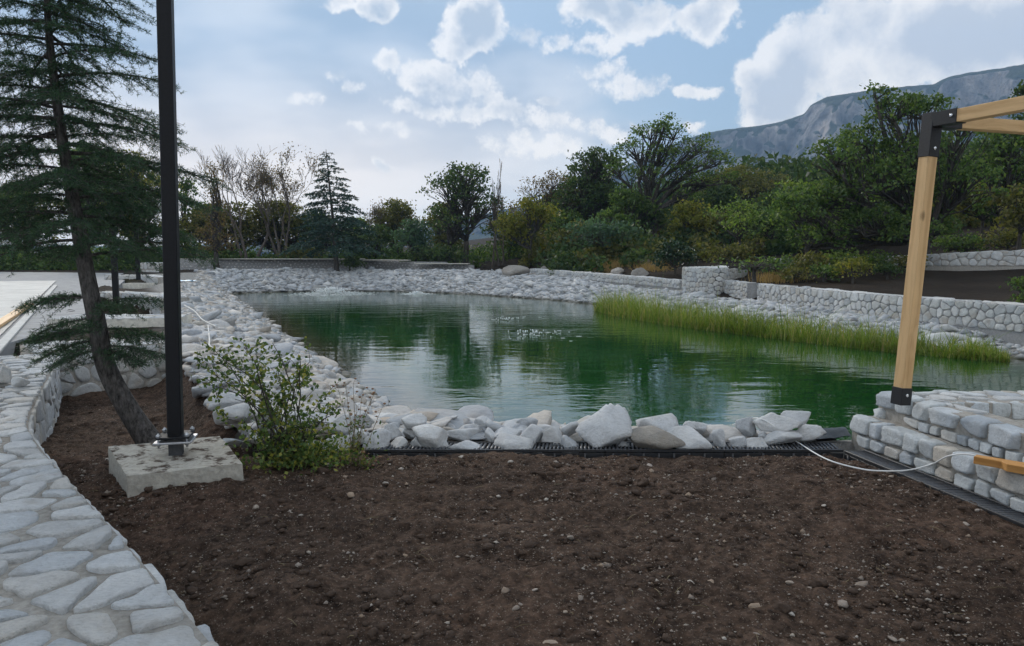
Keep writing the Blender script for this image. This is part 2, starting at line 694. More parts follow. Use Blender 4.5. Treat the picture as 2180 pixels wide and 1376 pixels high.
M = {}
M['bank'] = stone_mat('bank_limestone', [(0.32, 0.34, 0.36), (0.56, 0.58, 0.60), (0.44, 0.46, 0.48), (0.68, 0.68, 0.67), (0.40, 0.42, 0.45), (0.62, 0.63, 0.64)], 3.0, (0.45, 0.36, 0.27), 0.35, wet=True)
M['bankwarm'] = stone_mat('bank_limestone_warm', [(0.46, 0.43, 0.39), (0.64, 0.61, 0.56), (0.42, 0.41, 0.40), (0.70, 0.67, 0.63), (0.52, 0.47, 0.41), (0.62, 0.61, 0.60)], 3.0, (0.44, 0.32, 0.22), 0.5, wet=True)
M['boulder'] = stone_mat('boulder_limestone', [(0.50, 0.52, 0.54), (0.68, 0.69, 0.70), (0.57, 0.58, 0.59), (0.74, 0.74, 0.73)], 5.0, (0.40, 0.37, 0.32), 0.4, 0.6)
M['boulderbrown'] = stone_mat('boulder_brown', [(0.33, 0.30, 0.26), (0.38, 0.36, 0.33)], 6.0, (0.30, 0.24, 0.17), 0.5, 0.6)
M['capstone'] = stone_mat('wall_cap_stone', [(0.66, 0.69, 0.72), (0.82, 0.84, 0.85), (0.70, 0.70, 0.69), (0.86, 0.87, 0.87), (0.74, 0.71, 0.66)], 8.0, (0.50, 0.44, 0.36), 0.4, 0.8, bdist=0.014)
M['facestone'] = stone_mat('wall_face_stone', [(0.50, 0.52, 0.54), (0.68, 0.69, 0.69), (0.58, 0.58, 0.56), (0.72, 0.73, 0.73), (0.56, 0.53, 0.48)], 7.0, (0.40, 0.30, 0.20), 0.35, 0.6)
M['block'] = stone_mat('step_block', [(0.52, 0.56, 0.60), (0.68, 0.72, 0.75), (0.58, 0.61, 0.62), (0.72, 0.75, 0.76), (0.64, 0.59, 0.52)], 10.0, (0.46, 0.42, 0.34), 0.22, 0.6)
M['outcrop'] = stone_mat('outcrop_rock', [(0.36, 0.33, 0.30), (0.45, 0.42, 0.38)], 1.6, (0.30, 0.27, 0.23), 0.5, 0.7, bdist=0.04)
M['mortar'] = plain_mat('mortar', (0.33, 0.31, 0.28), 0.95, nscale=30, namt=0.4, bump=0.6, bdist=0.01, spec=0.1)
M['mortardark'] = plain_mat('joint_mortar', (0.27, 0.27, 0.27), 0.95, nscale=20, namt=0.3, bump=0.4, bdist=0.01, spec=0.1)
M['concrete'] = plain_mat('concrete', (0.47, 0.45, 0.40), 0.9, nscale=14, namt=0.35, bump=0.35, bdist=0.006, spec=0.2)
M['pave'] = plain_mat('grey_paving', (0.34, 0.34, 0.34), 0.9, nscale=3, namt=0.3, bump=0.2, bdist=0.01, spec=0.2)
M['sheet'] = plain_mat('pale_sheet', (0.62, 0.60, 0.56), 0.8, nscale=1.3, namt=0.2, bump=0.5, bdist=0.03, spec=0.2)
M['pipe'] = plain_mat('grey_pipe', (0.52, 0.52, 0.50), 0.6, nscale=20, namt=0.1)
M['strip'] = plain_mat('grey_strip', (0.50, 0.50, 0.48), 0.8, nscale=6, namt=0.2)
M['white'] = plain_mat('white_plastic', (0.75, 0.75, 0.74), 0.45, nscale=30, namt=0.08)
M['black'] = plain_mat('black_paint', (0.007, 0.007, 0.009), 0.5, nscale=60, namt=0.4, spec=0.25, bump=0.05)
M['slat'] = plain_mat('slat_plastic', (0.055, 0.058, 0.066), 0.4, nscale=50, namt=0.4, spec=0.6)  # black plastic made paler and bluish: the lit slat tops put into colour
M['plastic'] = plain_mat('black_plastic', (0.024, 0.025, 0.028), 0.42, nscale=50, namt=0.5, spec=0.6)
M['bracket'] = plain_mat('bracket_black', (0.016, 0.016, 0.018), 0.55, nscale=80, namt=0.4, spec=0.35, bump=0.1)
M['zinc'] = plain_mat('zinc_steel', (0.45, 0.46, 0.48), 0.38, metal=0.9, nscale=40, namt=0.3)
M['bolt'] = plain_mat('bolt_steel', (0.72, 0.72, 0.72), 0.25, metal=1.0, nscale=80, namt=0.15)
M['stub'] = plain_mat('stub_grey', (0.05, 0.052, 0.056), 0.6, nscale=60, namt=0.4)
M['timber'] = wood_mat('timber', (0.64, 0.42, 0.21), (0.50, 0.30, 0.13))
M['timberdark'] = wood_mat('timber_oiled', (0.50, 0.25, 0.075), (0.33, 0.14, 0.035))
M['bark'] = bark_mat('bark', (0.030, 0.027, 0.024), (0.11, 0.10, 0.09))
M['barkcedar'] = bark_mat('bark_cedar', (0.020, 0.018, 0.017), (0.15, 0.138, 0.13), 34.0)
M['barkpale'] = bark_mat('bark_twig', (0.10, 0.085, 0.075), (0.20, 0.17, 0.15))
M['cedar'] = leaf_mat('cedar_needle', (0.0215, 0.0477, 0.0310), (0.0477, 0.1015, 0.0597), (0.0717, 0.1314, 0.0597), 0.22, nscale=1.4)
M['cedarfar'] = leaf_mat('cedar_needle_far', (0.0192, 0.0430, 0.0358), (0.0358, 0.0740, 0.0573), None, 0.15)
M['green'] = leaf_mat('leaf_green', (0.0392, 0.0776, 0.0254), (0.1049, 0.1743, 0.0565), (0.1678, 0.2194, 0.0706))
M['dark'] = leaf_mat('leaf_dark', (0.0280, 0.0568, 0.0254), (0.0699, 0.1162, 0.0479), (0.1118, 0.1421, 0.0565))
M['olive'] = leaf_mat('leaf_olive', (0.0631, 0.0748, 0.0254), (0.1539, 0.1614, 0.0537), (0.2098, 0.1807, 0.0706))
M['yellow'] = leaf_mat('leaf_yellowgreen', (0.0979, 0.1162, 0.0254), (0.2098, 0.2259, 0.0494), (0.3076, 0.2583, 0.0565))
M['blue'] = leaf_mat('leaf_bluegreen', (0.0419, 0.0852, 0.0650), (0.0867, 0.1484, 0.1017), None)
M['lime'] = leaf_mat('leaf_lime', (0.0840, 0.1421, 0.0354), (0.1749, 0.2583, 0.0706), (0.2377, 0.2839, 0.0848))
M['brown'] = leaf_mat('leaf_brown', (0.0979, 0.0710, 0.0452), (0.1958, 0.1355, 0.0848), (0.1539, 0.1549, 0.0706))
M['ivy'] = leaf_mat('leaf_ivy', (0.0120, 0.0310, 0.0143), (0.0287, 0.0597, 0.0263), None, 0.1, 0.35)
M['rose'] = leaf_mat('leaf_rose', (0.0418, 0.0836, 0.0239), (0.1194, 0.1791, 0.0538), (0.2865, 0.2746, 0.0597), 0.35, nscale=5.0)
M['reed'] = leaf_mat('reed_blade', (0.095, 0.160, 0.026), (0.23, 0.32, 0.050), (0.42, 0.34, 0.14), 0.35, nscale=0.8)
M['drygrass'] = leaf_mat('dry_grass', (0.2626, 0.1671, 0.0717), (0.4299, 0.2985, 0.1314), None, 0.3)
M['seed'] = plain_mat('seed_head', (0.20, 0.11, 0.06), 0.8, nscale=80, namt=0.4)
M['stem'] = plain_mat('dry_stem', (0.19, 0.15, 0.08), 0.8, nscale=30, namt=0.3)
M['pebble'] = stone_mat('pebble', [(0.20, 0.16, 0.13), (0.44, 0.38, 0.33), (0.28, 0.23, 0.19), (0.55, 0.50, 0.44), (0.38, 0.28, 0.20), (0.24, 0.20, 0.17)], 20.0)
M['clod'] = plain_mat('soil_clod', (0.068, 0.048, 0.037), 0.95, nscale=40, namt=0.5, bump=0.8, bdist=0.01, spec=0.1)
M['liner'] = plain_mat('black_liner', (0.02, 0.022, 0.025), 0.35, nscale=10, namt=0.3, spec=0.6, bump=0.3, bdist=0.02)
M['blueplastic'] = plain_mat('blue_plastic', (0.08, 0.42, 0.72), 0.4, nscale=20, namt=0.15)
M['foam'] = plain_mat('foam', (0.80, 0.83, 0.83), 0.5, nscale=5, namt=0.1)


def soil_material():
    m, t, b = material('soil')
    pos = t.node('ShaderNodeNewGeometry').outputs['Position']
    n1 = t.noise(pos, 1.1, 5.0, 0.6)
    n2 = t.noise(pos, 20.0, 8.0, 0.75)
    n4 = t.noise(pos, 5.0, 4.0, 0.65)
    col = t.ramp(n1, [(0.3, (0.078, 0.052, 0.039)), (0.7, (0.156, 0.105, 0.078))])
    rd = t.noise(pos, 0.55, 3.0, 0.5)
    col = t.mix(t.m('MULTIPLY', t.smooth(rd, 0.5, 0.72), 0.5), col, (0.155, 0.090, 0.065))
    col = t.mix(0.8, col, t.ramp(n4, [(0.32, (0.62, 0.60, 0.58)), (0.66, (1.30, 1.30, 1.28))]), 'MULTIPLY')
    col = t.mix(0.9, col, t.ramp(n2, [(0.34, (0.28, 0.26, 0.25)), (0.5, (0.95, 0.95, 0.95)), (0.66, (1.65, 1.60, 1.55))]), 'MULTIPLY')
    # fine grit
    for sc, th, a_ in ((70.0, 0.80, 0.85), (130.0, 0.76, 0.75)):
        vor = t.node('ShaderNodeTexVoronoi', feature='F1')
        t.put(vor.inputs['Vector'], pos)
        vor.inputs['Scale'].default_value = sc
        wn = t.node('ShaderNodeTexWhiteNoise')
        t.put(wn.inputs['Vector'], vor.outputs['Position'])
        grit = t.m('MULTIPLY', t.smooth(vor.outputs['Distance'], 0.36, 0.24), t.smooth(wn.outputs['Value'], th, th + 0.05))
        col = t.mix(t.m('MULTIPLY', grit, a_), col, t.mix(wn.outputs['Color'], (0.22, 0.17, 0.13), (0.42, 0.36, 0.30)))
    t.put(b.inputs['Base Color'], col)
    b.inputs['Roughness'].default_value = 0.95
    b.inputs['Specular IOR Level'].default_value = 0.12
    h = t.m('ADD', n2, t.m('MULTIPLY', t.noise(pos, 70.0, 5.0, 0.7), 0.5))
    t.put(b.inputs['Normal'], t.bump(h, 1.0, 0.08))
    return m


def ground_material():
    m, t, b = material('ground')
    pos = t.node('ShaderNodeNewGeometry').outputs['Position']
    n = t.noise(pos, 0.25, 6.0, 0.6)
    n2 = t.noise(pos, 6.0, 6.0, 0.7)
    col = t.ramp(n, [(0.35, (0.022, 0.017, 0.013)), (0.6, (0.042, 0.032, 0.024)), (0.8, (0.050, 0.050, 0.024))])
    col = t.mix(0.6, col, t.ramp(n2, [(0.3, (0.5, 0.5, 0.5)), (0.7, (1.4, 1.4, 1.4))]), 'MULTIPLY')
    # broken stone and grit between the rocks of the bank
    bk = t.node('ShaderNodeAttribute', attribute_name='bank').outputs['Fac']
    n3 = t.noise(pos, 17.0, 5.0, 0.7)
    grit = t.ramp(n3, [(0.3, (0.16, 0.15, 0.14)), (0.5, (0.34, 0.33, 0.31)), (0.7, (0.48, 0.46, 0.43))])
    col = t.mix(bk, col, grit)
    t.put(b.inputs['Base Color'], col)
    b.inputs['Roughness'].default_value = 0.95
    b.inputs['Specular IOR Level'].default_value = 0.1
    t.put(b.inputs['Normal'], t.bump(t.m('ADD', n2, n3), 0.8, 0.06))
    return m


M['soil'] = soil_material()
M['ground'] = ground_material()

# ------------------------------------------------------------------ the lie of the land
WZ = -0.70                                         # water level
reed_front = np.array([atz(px, py, WZ)[:2] for px, py in
                       [(1262, 660), (1300, 672), (1400, 690), (1500, 704), (1600, 716), (1750, 735), (1900, 752), (2050, 765), (2150, 771)]])
_d = np.gradient(reed_front, axis=0)
_d /= np.linalg.norm(_d, axis=1)[:, None]
reed_out = np.stack([-_d[:, 1], _d[:, 0]], 1)      # away from the water
reed_out[reed_out[:, 0] < 0] *= -1
right_shore = reed_front + reed_out * np.linspace(1.6, 1.2, len(reed_front))[:, None]

left_px = [(480, 626), (520, 652), (600, 716), (680, 771), (740, 820), (800, 862), (845, 892)]
left_shore = np.array([atz(px, py, WZ)[:2] for px, py in left_px])
far_px = [(560, 622), (700, 620), (800, 620), (900, 622), (1000, 626), (1100, 633), (1190, 639), (1252, 645)]
far_shore = np.array([atz(px, py, WZ)[:2] for px, py in far_px])
near_shore = np.array([(11.4, 13.2), (12.0, 11.2), (10.0, 8.8), (6.0, 7.7), (2.6, 7.5), (0.6, 7.9), (-0.6, 8.7)])
POND = [tuple(p) for p in far_shore] + [tuple(p) for p in right_shore[0:]] + [tuple(p) for p in near_shore] + [tuple(p) for p in left_shore[::-1]]

# x, y, height of the bank's crest, width of the slope
CTRL = np.array([
    (-3.0, 7.4, 0.02, 2.6), (-5.2, 11.8, 0.18, 2.6), (-8.5, 18.0, 0.22, 2.7), (-13.7, 29.7, 0.28, 3.2), (-18.5, 42.0, 0.30, 4.2),
    (-12.0, 46.0, 0.32, 5.2), (-6.0, 46.0, 0.30, 5.2), (0.0, 44.0, 0.26, 5.0), (2.5, 39.0, 0.18, 3.6), (6.6, 30.5, -0.05, 2.6),
    (8.3, 25.2, -0.17, 2.2), (9.9, 20.5, -0.18, 2.0), (11.4, 16.5, -0.18, 1.6), (14.0, 11.0, 0.0, 2.0), (3.0, 6.2, 0.0, 1.3), (0.0, 6.1, 0.0, 1.6)])
RWALL = np.array([(6.66, 29.6), (7.3, 27.3), (8.1, 25.0), (9.2, 22.0), (10.3, 19.0), (11.2, 16.5), (12.4, 13.2), (13.2, 10.0)])


PROM = [(-6.0, 9.0), (-7.6, 11.0), (-8.3, 13.5), (-9.8, 16.6), (-12.3, 21.6), (-14.6, 27.0), (-17.4, 33.0), (-21.9, 43.0), (-34, 46), (-34, -6), (-2, -6)]
ALC2 = [(-8.4, 14.2), (-5.7, 14.0), (-8.75, 19.6), (-11.9, 22.2), (-11.3, 19.5)]
ALC3 = [(-14.8, 27.0), (-12.0, 24.6), (-14.5, 31.8), (-18.4, 34.2), (-16.8, 30.5)]


def ground_z(x, y):
    x = np.asarray(x, float)
    y = np.asarray(y, float)
    w = 1.0 / ((x[..., None] - CTRL[:, 0]) ** 2 + (y[..., None] - CTRL[:, 1]) ** 2 + 0.3) ** 2
    w /= w.sum(-1)[..., None]
    zc = (w * CTRL[:, 2]).sum(-1)
    wd = (w * CTRL[:, 3]).sum(-1)
    d = seg_dist(x, y, POND, True)
    inside = in_poly(x, y, POND)
    t = np.clip(d / wd, 0, 1)
    zo = WZ + (zc - WZ) * (t * (1.6 - 0.6 * t))
    z = np.where(inside, WZ - np.minimum(d * 0.45, 1.6), zo)
    # hillside to the right and behind, made ground behind the right wall
    v = np.maximum(0, (x - 11.5) + 0.36 * (y - 16.5)) * np.where(y > 5, 1, np.clip((y + 5) / 10, 0, 1))
    rise = 0.42 * sstep(v, 0.2, 1.2) + 0.055 * np.minimum(v, 14) + 30 * (1 - np.exp(-np.maximum(v - 12, 0) * 0.10 / 30))
    z = z + rise
    v2 = np.maximum(0, (y - 40) * 0.6 + (x - 2) * 0.55) * sstep(x, -3, 6)
    z = np.maximum(z, zc + np.minimum(v2 * 0.10, 4.0)) if False else z + 0.05 * np.minimum(v2, 30)
    # falls away towards the sea on the left
    z = z - 9 * sstep(y - 0.9 * x, 95, 700) * sstep(-x + 0.22 * y, -20, 120)
    # room for the beds and the terrace in front
    for poly, zl, bl in ((PROM, 0.02, 0.5), (ALC2, -0.30, 0.45), (ALC3, -0.22, 0.6)):
        ins = in_poly(x, y, poly)
        dd = seg_dist(x, y, poly, True)
        k = np.where(ins, sstep(dd, 0, bl), 0)
        z = z * (1 - k) + zl * k
    nearb = sstep(y, 6.0, 5.6) * sstep(np.abs(x), 9, 7)
    z = z * (1 - nearb) - 0.7 * nearb
    leftb = sstep(y, 11.2, 10.6) * sstep(x, -9, -8) * sstep(x + 0.55 * (y - 7.7), -3.0, -3.25)
    z = z * (1 - leftb) - 0.7 * leftb
    return z


def axis(lo, hi, step, far, growth=1.16):
    a = list(np.arange(lo, hi + 1e-6, step))
    s = step
    while a[-1] < far:
        s *= growth
        a.append(a[-1] + s)
    s = step
    b = []
    p = lo
    while p > -far:
        s *= growth
        p -= s
        b.append(p)
    return np.array(b[::-1] + a)


def grid_faces(nx, ny):
    i = np.arange(ny - 1)[:, None] * nx
    j = np.arange(nx - 1)[None, :]
    return np.stack([i + j, i + j + 1, i + nx + j + 1, i + nx + j], -1).reshape(-1, 4)


def build_ground():
    xs = axis(-19, 17, 0.30, 1700)
    ys = axis(4.0, 50, 0.30, 1700)
    ys = ys[ys > -200]
    X, Y = np.meshgrid(xs, ys)
    Z = ground_z(X, Y) + 0.10 * fbm(X * 0.9, Y * 0.9, 3, 5) * sstep(np.hypot(X, Y), 3, 12) + 1.2 * fbm(X * 0.03, Y * 0.03, 3, 8) * sstep(np.hypot(X, Y), 60, 140)
    o = mk('ground', np.stack([X, Y, Z], -1).reshape(-1, 3), [grid_faces(len(xs), len(ys))], M['ground'], smooth=True, origin=np.zeros(3))
    d = seg_dist(X, Y, POND, True)
    wgt = 1.0 / ((X[..., None] - CTRL[:, 0]) ** 2 + (Y[..., None] - CTRL[:, 1]) ** 2 + 0.3) ** 2
    wd = (wgt * CTRL[:, 3]).sum(-1) / wgt.sum(-1)
    a = o.data.attributes.new('bank', 'FLOAT', 'POINT')
    a.data.foreach_set('value', (sstep(d, wd + 0.35, wd - 0.1) * (np.hypot(X, Y) < 60)).ravel().astype(np.float32))
    tag(o, kind='structure')


build_ground()

FOUNT = [atz(706, 626, WZ), atz(886, 626, WZ), atz(1078, 682, WZ), atz(1140, 712, WZ)]


def build_water():
    m, t, b = material('pond_water')
    pos = t.node('ShaderNodeNewGeometry').outputs['Position']
    n1 = t.noise(pos, 0.13, 3.0, 0.5)
    col = t.ramp(n1, [(0.3, (0.006, 0.046, 0.009)), (0.7, (0.012, 0.070, 0.015))])
    at = t.node('ShaderNodeAttribute', attribute_name='shore').outputs['Fac']
    col = t.mix(t.smooth(at, 1.6, 0.0), col, (0.060, 0.052, 0.022))
    t.put(b.inputs['Base Color'], col)
    b.inputs['Roughness'].default_value = 0.03
    b.inputs['IOR'].default_value = 1.8
    b.inputs['Specular IOR Level'].default_value = 0.5
    # wind ripples, in patches, and rougher water round the fountain heads
    patch = t.smooth(t.noise(t.vm('MULTIPLY', pos, (0.12, 0.30, 1.0)), 1.0, 3.0, 0.5), 0.40, 0.66)
    f = None
    for k, (p, r) in enumerate(zip(FOUNT, (3.4, 1.4, 3.2, 2.8))):
        d = t.vm('LENGTH', t.vm('MULTIPLY', t.vm('SUBTRACT', pos, tuple(p)), (1.0, 1.0, 1.0)))
        s = t.smooth(d, r, 0.2)
        f = s if f is None else t.m('MAXIMUM', f, s)
    warp = t.vm('ADD', pos, t.vm('SCALE', t.noise(pos, 0.8, 2.0, 0.5, out='Color'), scale=0.7))
    big = t.noise(t.vm('MULTIPLY', warp, (0.75, 2.1, 1.0)), 1.0, 2.0, 0.45)
    mid = t.noise(t.vm('MULTIPLY', warp, (2.6, 6.5, 1.0)), 1.0, 2.0, 0.5)
    fine = t.noise(t.vm('MULTIPLY', pos, (9.0, 15.0, 1.0)), 1.0, 2.0, 0.5)
    amp = t.m('ADD', 0.18, t.m('ADD', t.m('MULTIPLY', patch, 0.55), t.m('MULTIPLY', f, 1.1)))
    h = t.m('ADD', t.m('MULTIPLY', big, 0.008), t.m('MULTIPLY', t.m('ADD', t.m('MULTIPLY', mid, 0.0075), t.m('MULTIPLY', fine, 0.0020)), amp))
    t.put(b.inputs['Normal'], t.bump(h, 1.0, 1.0))
    xs = np.arange(-18, 16, 0.4)
    ys = np.arange(6, 44, 0.4)
    X, Y = np.meshgrid(xs, ys)
    d = seg_dist(X, Y, POND, True)
    ins = in_poly(X, Y, POND)
    keep = (ins | (d < 0.9)).ravel()
    q = grid_faces(len(xs), len(ys))
    q = q[keep[q].all(1)]
    V = np.stack([X, Y, np.full_like(X, WZ)], -1).reshape(-1, 3)
    o = mk('pond_water', V, [q], m, smooth=True, origin=np.array([0, 0, WZ]))
    a = o.data.attributes.new('shore', 'FLOAT', 'POINT')
    a.data.foreach_set('value', np.where(ins, d, 0).ravel().astype(np.float32))
    tag(o, kind='structure')


build_water()


# ------------------------------------------------------------------ far mountain and the air before it
def build_mountain():
    prof = [(-400, 530), (300, 527), (560, 515), (700, 505), (900, 485), (1100, 440), (1250, 395), (1380, 325), (1480, 287), (1530, 276), (1600, 269), (1650, 259), (1695, 244), (1708, 226), (1740, 207),
            (1800, 198), (1850, 191), (1900, 186), (1960, 182), (1988, 168), (2040, 156), (2100, 149), (2150, 138), (2200, 134), (2350, 120), (2600, 112), (2900, 140), (3400, 200), (4200, 300)]
    az = np.array([math.atan2(p[0] - CXP, FPX * math.cos(PITCH)) for p in prof])
    elev = np.array([azel(*p)[1] for p in prof])
    na, nr = 700, 170
    A = np.linspace(az[0], az[-1], na)
    E = np.interp(A, az, elev)
    Rr = 1500.0 + 90 * fbm(A * 9, A * 0, 3, 3)
    Hh = np.tan(np.maximum(E, 0.002)) * Rr + 1.6
    Hh = Hh * (1 + 0.010 * fbm(A * 120, A * 0 + 3, 3, 9))
    T = np.linspace(0, 1, nr)
    # profile: long talus slope, then the cliff, then the plateau edge
    tt = np.array([0, 0.30, 0.50, 0.62, 0.70, 0.86, 0.92, 1.0])
    rr = np.array([-700, -330, -150, -95, -75, -24, 0, 200])
    hh = np.array([-0.10, 0.18, 0.40, 0.52, 0.62, 0.965, 1.0, 0.99])
    AA, TT = np.meshgrid(A, T)
    dr = np.interp(TT, tt, rr)
    dh = np.interp(TT, tt, hh)
    cliff = sstep(TT, 0.42, 0.60) * sstep(TT, 0.90, 0.80)
    gx = AA * 1500
    butt = fbm(gx / 110 + TT * 2.2, TT * 3.0, 3, 21) * 170 + np.abs(fbm(gx / 48 - TT * 3.0, TT * 5.5, 4, 31)) * -150 + fbm(gx / 15, TT * 24, 3, 41) * 40
    tal = fbm(gx / 160, TT * 6, 4, 51) * 110 * sstep(TT, 0.0, 0.25) * sstep(TT, 0.62, 0.45)
    dr = dr + butt * cliff + tal * 0.6
    rad = Rr[None, :] + dr
    z = Hh[None, :] * dh + tal * 0.15 + cliff * sstep(TT, 0.86, 0.78) * fbm(gx / 30, TT * 16, 3, 61) * 18
    X = np.sin(AA) * rad
    Y = np.cos(AA) * rad
    V = np.stack([X, Y, z], -1).reshape(-1, 3)
    m, t, b = material('mountain_rock')
    geo = t.node('ShaderNodeNewGeometry')
    pos = geo.outputs['Position']
    nz = t.node('ShaderNodeSeparateXYZ', ins={0: geo.outputs['Normal']}).outputs[2]
    n = t.noise(t.vm('MULTIPLY', pos, (1, 1, 0.6)), 0.022, 7.0, 0.68)
    rock = t.ramp(n, [(0.32, (0.14, 0.13, 0.13)), (0.5, (0.42, 0.39, 0.37)), (0.64, (0.78, 0.67, 0.58))])  # cliff relief painted into the colour: warm sunlit patches against dark ones
    veg = t.ramp(t.noise(pos, 0.03, 5.0, 0.6), [(0.35, (0.045, 0.065, 0.03)), (0.65, (0.10, 0.11, 0.06))])
    k = t.m('ADD', nz, t.m('MULTIPLY', t.m('SUBTRACT', t.noise(pos, 0.012, 5.0, 0.6), 0.5), 0.9))
    t.put(b.inputs['Base Color'], t.mix(t.smooth(k, 0.50, 0.72), rock, veg))
    b.inputs['Roughness'].default_value = 0.95
    b.inputs['Specular IOR Level'].default_value = 0.1
    t.put(b.inputs['Normal'], t.bump(t.noise(pos, 0.05, 7.0, 0.68), 1.0, 26.0))
    o = mk('mountain', V, [grid_faces(na, nr)], m, smooth=True, origin=np.array([0, 1500.0, 0]))
    tag(o, kind='structure')


build_mountain()


def build_haze():
    m = bpy.data.materials.new('haze_air')
    m.use_nodes = True
    t = NT(m.node_tree)
    t.n.clear()
    out = t.node('ShaderNodeOutputMaterial')
    v = t.node('ShaderNodeVolumePrincipled')
    v.inputs['Color'].default_value = (0.40, 0.64, 1.0, 1)
    v.inputs['Density'].default_value = HAZE
    v.inputs['Anisotropy'].default_value = 0.2
    t.l.new(v.outputs[0], out.inputs['Volume'])
    mb = MB()
    mb.box((0, 900, 250), (2100, 1200, 330))
    o = mb.build('haze', m)
    tag(o, kind='stuff', label='thin blue haze in front of the mountain')


HAZE = 0.00034
build_haze()

# ------------------------------------------------------------------ rubble banks
VARS = [carve(3, np.random.default_rng(100 + i), 9, soft=60.0, rough=0.015) for i in range(14)]
TINY = [carve(1, np.random.default_rng(250 + i), 7, soft=60.0, rough=0.0) for i in range(14)]
LOWV = [carve(2, np.random.default_rng(200 + i), 8, soft=60.0, rough=0.0) for i in range(14)]


def scatter_bank(line_lo, line_hi, seed, size, spacing):
    """positions over the slope between the waterline and the crest line"""
    g = np.random.default_rng(seed)
    lo = catmull(line_lo, 10)
    hi = catmull(line_hi, 10)
    n = len(lo)

    def par(L):
        s = np.concatenate([[0], np.cumsum(np.linalg.norm(np.diff(L, axis=0), axis=1))])
        return s / s[-1], s[-1]
    sl, ll = par(lo)
    sh, lh = par(hi)
    L = (ll + lh) / 2
    Wd = np.mean(np.linalg.norm(lo[:: max(1, n // 10)] - hi[:: max(1, len(hi) // 10)][:len(lo[:: max(1, n // 10)])], axis=1)) if len(lo) == len(hi) else 3.0
    nu, nv = int(L / spacing), int(Wd / spacing * 1.15) + 2
    U, Vv = np.meshgrid((np.arange(nu) + 0.5) / nu, (np.arange(nv) + 0.5) / nv)
    U = (U + g.uniform(-0.45, 0.45, U.shape) / nu).ravel()
    Vv = (Vv + g.uniform(-0.45, 0.45, Vv.shape) / nv).ravel()
    U = np.clip(U, 0, 1)
    a = np.stack([np.interp(U, sl, lo[:, 0]), np.interp(U, sl, lo[:, 1])], 1)
    c = np.stack([np.interp(U, sh, hi[:, 0]), np.interp(U, sh, hi[:, 1])], 1)
    p = a + (c - a) * (Vv * 1.12 - 0.10)[:, None]
    s = size * g.lognormal(0, 0.36, len(p))
    return np.column_stack([p, s, Vv])


crest_left = np.array([(-14.9 - 2.6, 42.5), (-14.0, 31.0), (-11.0, 24.5), (-8.6, 18.8), (-6.7, 14.8), (-5.2, 11.9), (-4.2, 9.7), (-3.1, 7.7), (-2.2, 6.35)])
shore_left = np.vstack([left_shore, [(-1.25, 8.9), (-0.7, 7.7)]])
crest_far = np.array([(-18.5, 43.5), (-15.5, 45.6), (-11, 46.2), (-7, 46.2), (-3, 45.2), (0.2, 43.2), (2.2, 39.6), (3.7, 36.0), (5.2, 32.8)])
shore_far = np.vstack([[left_shore[0]], far_shore[:]])
crest_right = RWALL[:-1] - np.array([0.12, 0.05])
shore_right = right_shore[[0, 2, 3, 4, 5, 6, 8]]
B = [('left', scatter_bank(shore_left, crest_left, 1, 0.074, 0.118)),
     ('far', scatter_bank(shore_far, crest_far, 2, 0.105, 0.175)),
     ('right', scatter_bank(np.vstack([[far_shore[-1]], shore_right]), np.vstack([[(5.4, 32.4)], crest_right]), 3, 0.094, 0.150)),
     ('near', scatter_bank(np.array([(-0.9, 7.9), (0.6, 7.4), (2.3, 7.1)]), np.array([(-1.6, 6.3), (0.4, 6.25), (2.5, 6.25)]), 4, 0.080, 0.115))]
BANKINFO = {
    'left': ('pale grey limestone rock among the rubble sloping down the left shore', 'rocks of the left rubble bank', 'bankwarm'),
    'far': ('small grey limestone rock among the rubble under the far boundary wall', 'rocks of the far rubble bank', 'bank'),
    'right': ('angular grey limestone rock among the rubble between reeds and right wall', 'rocks of the right rubble bank', 'bank'),
    'near': ('low limestone rock at the water behind the front row of boulders', 'rocks behind the front boulders', 'bankwarm')}


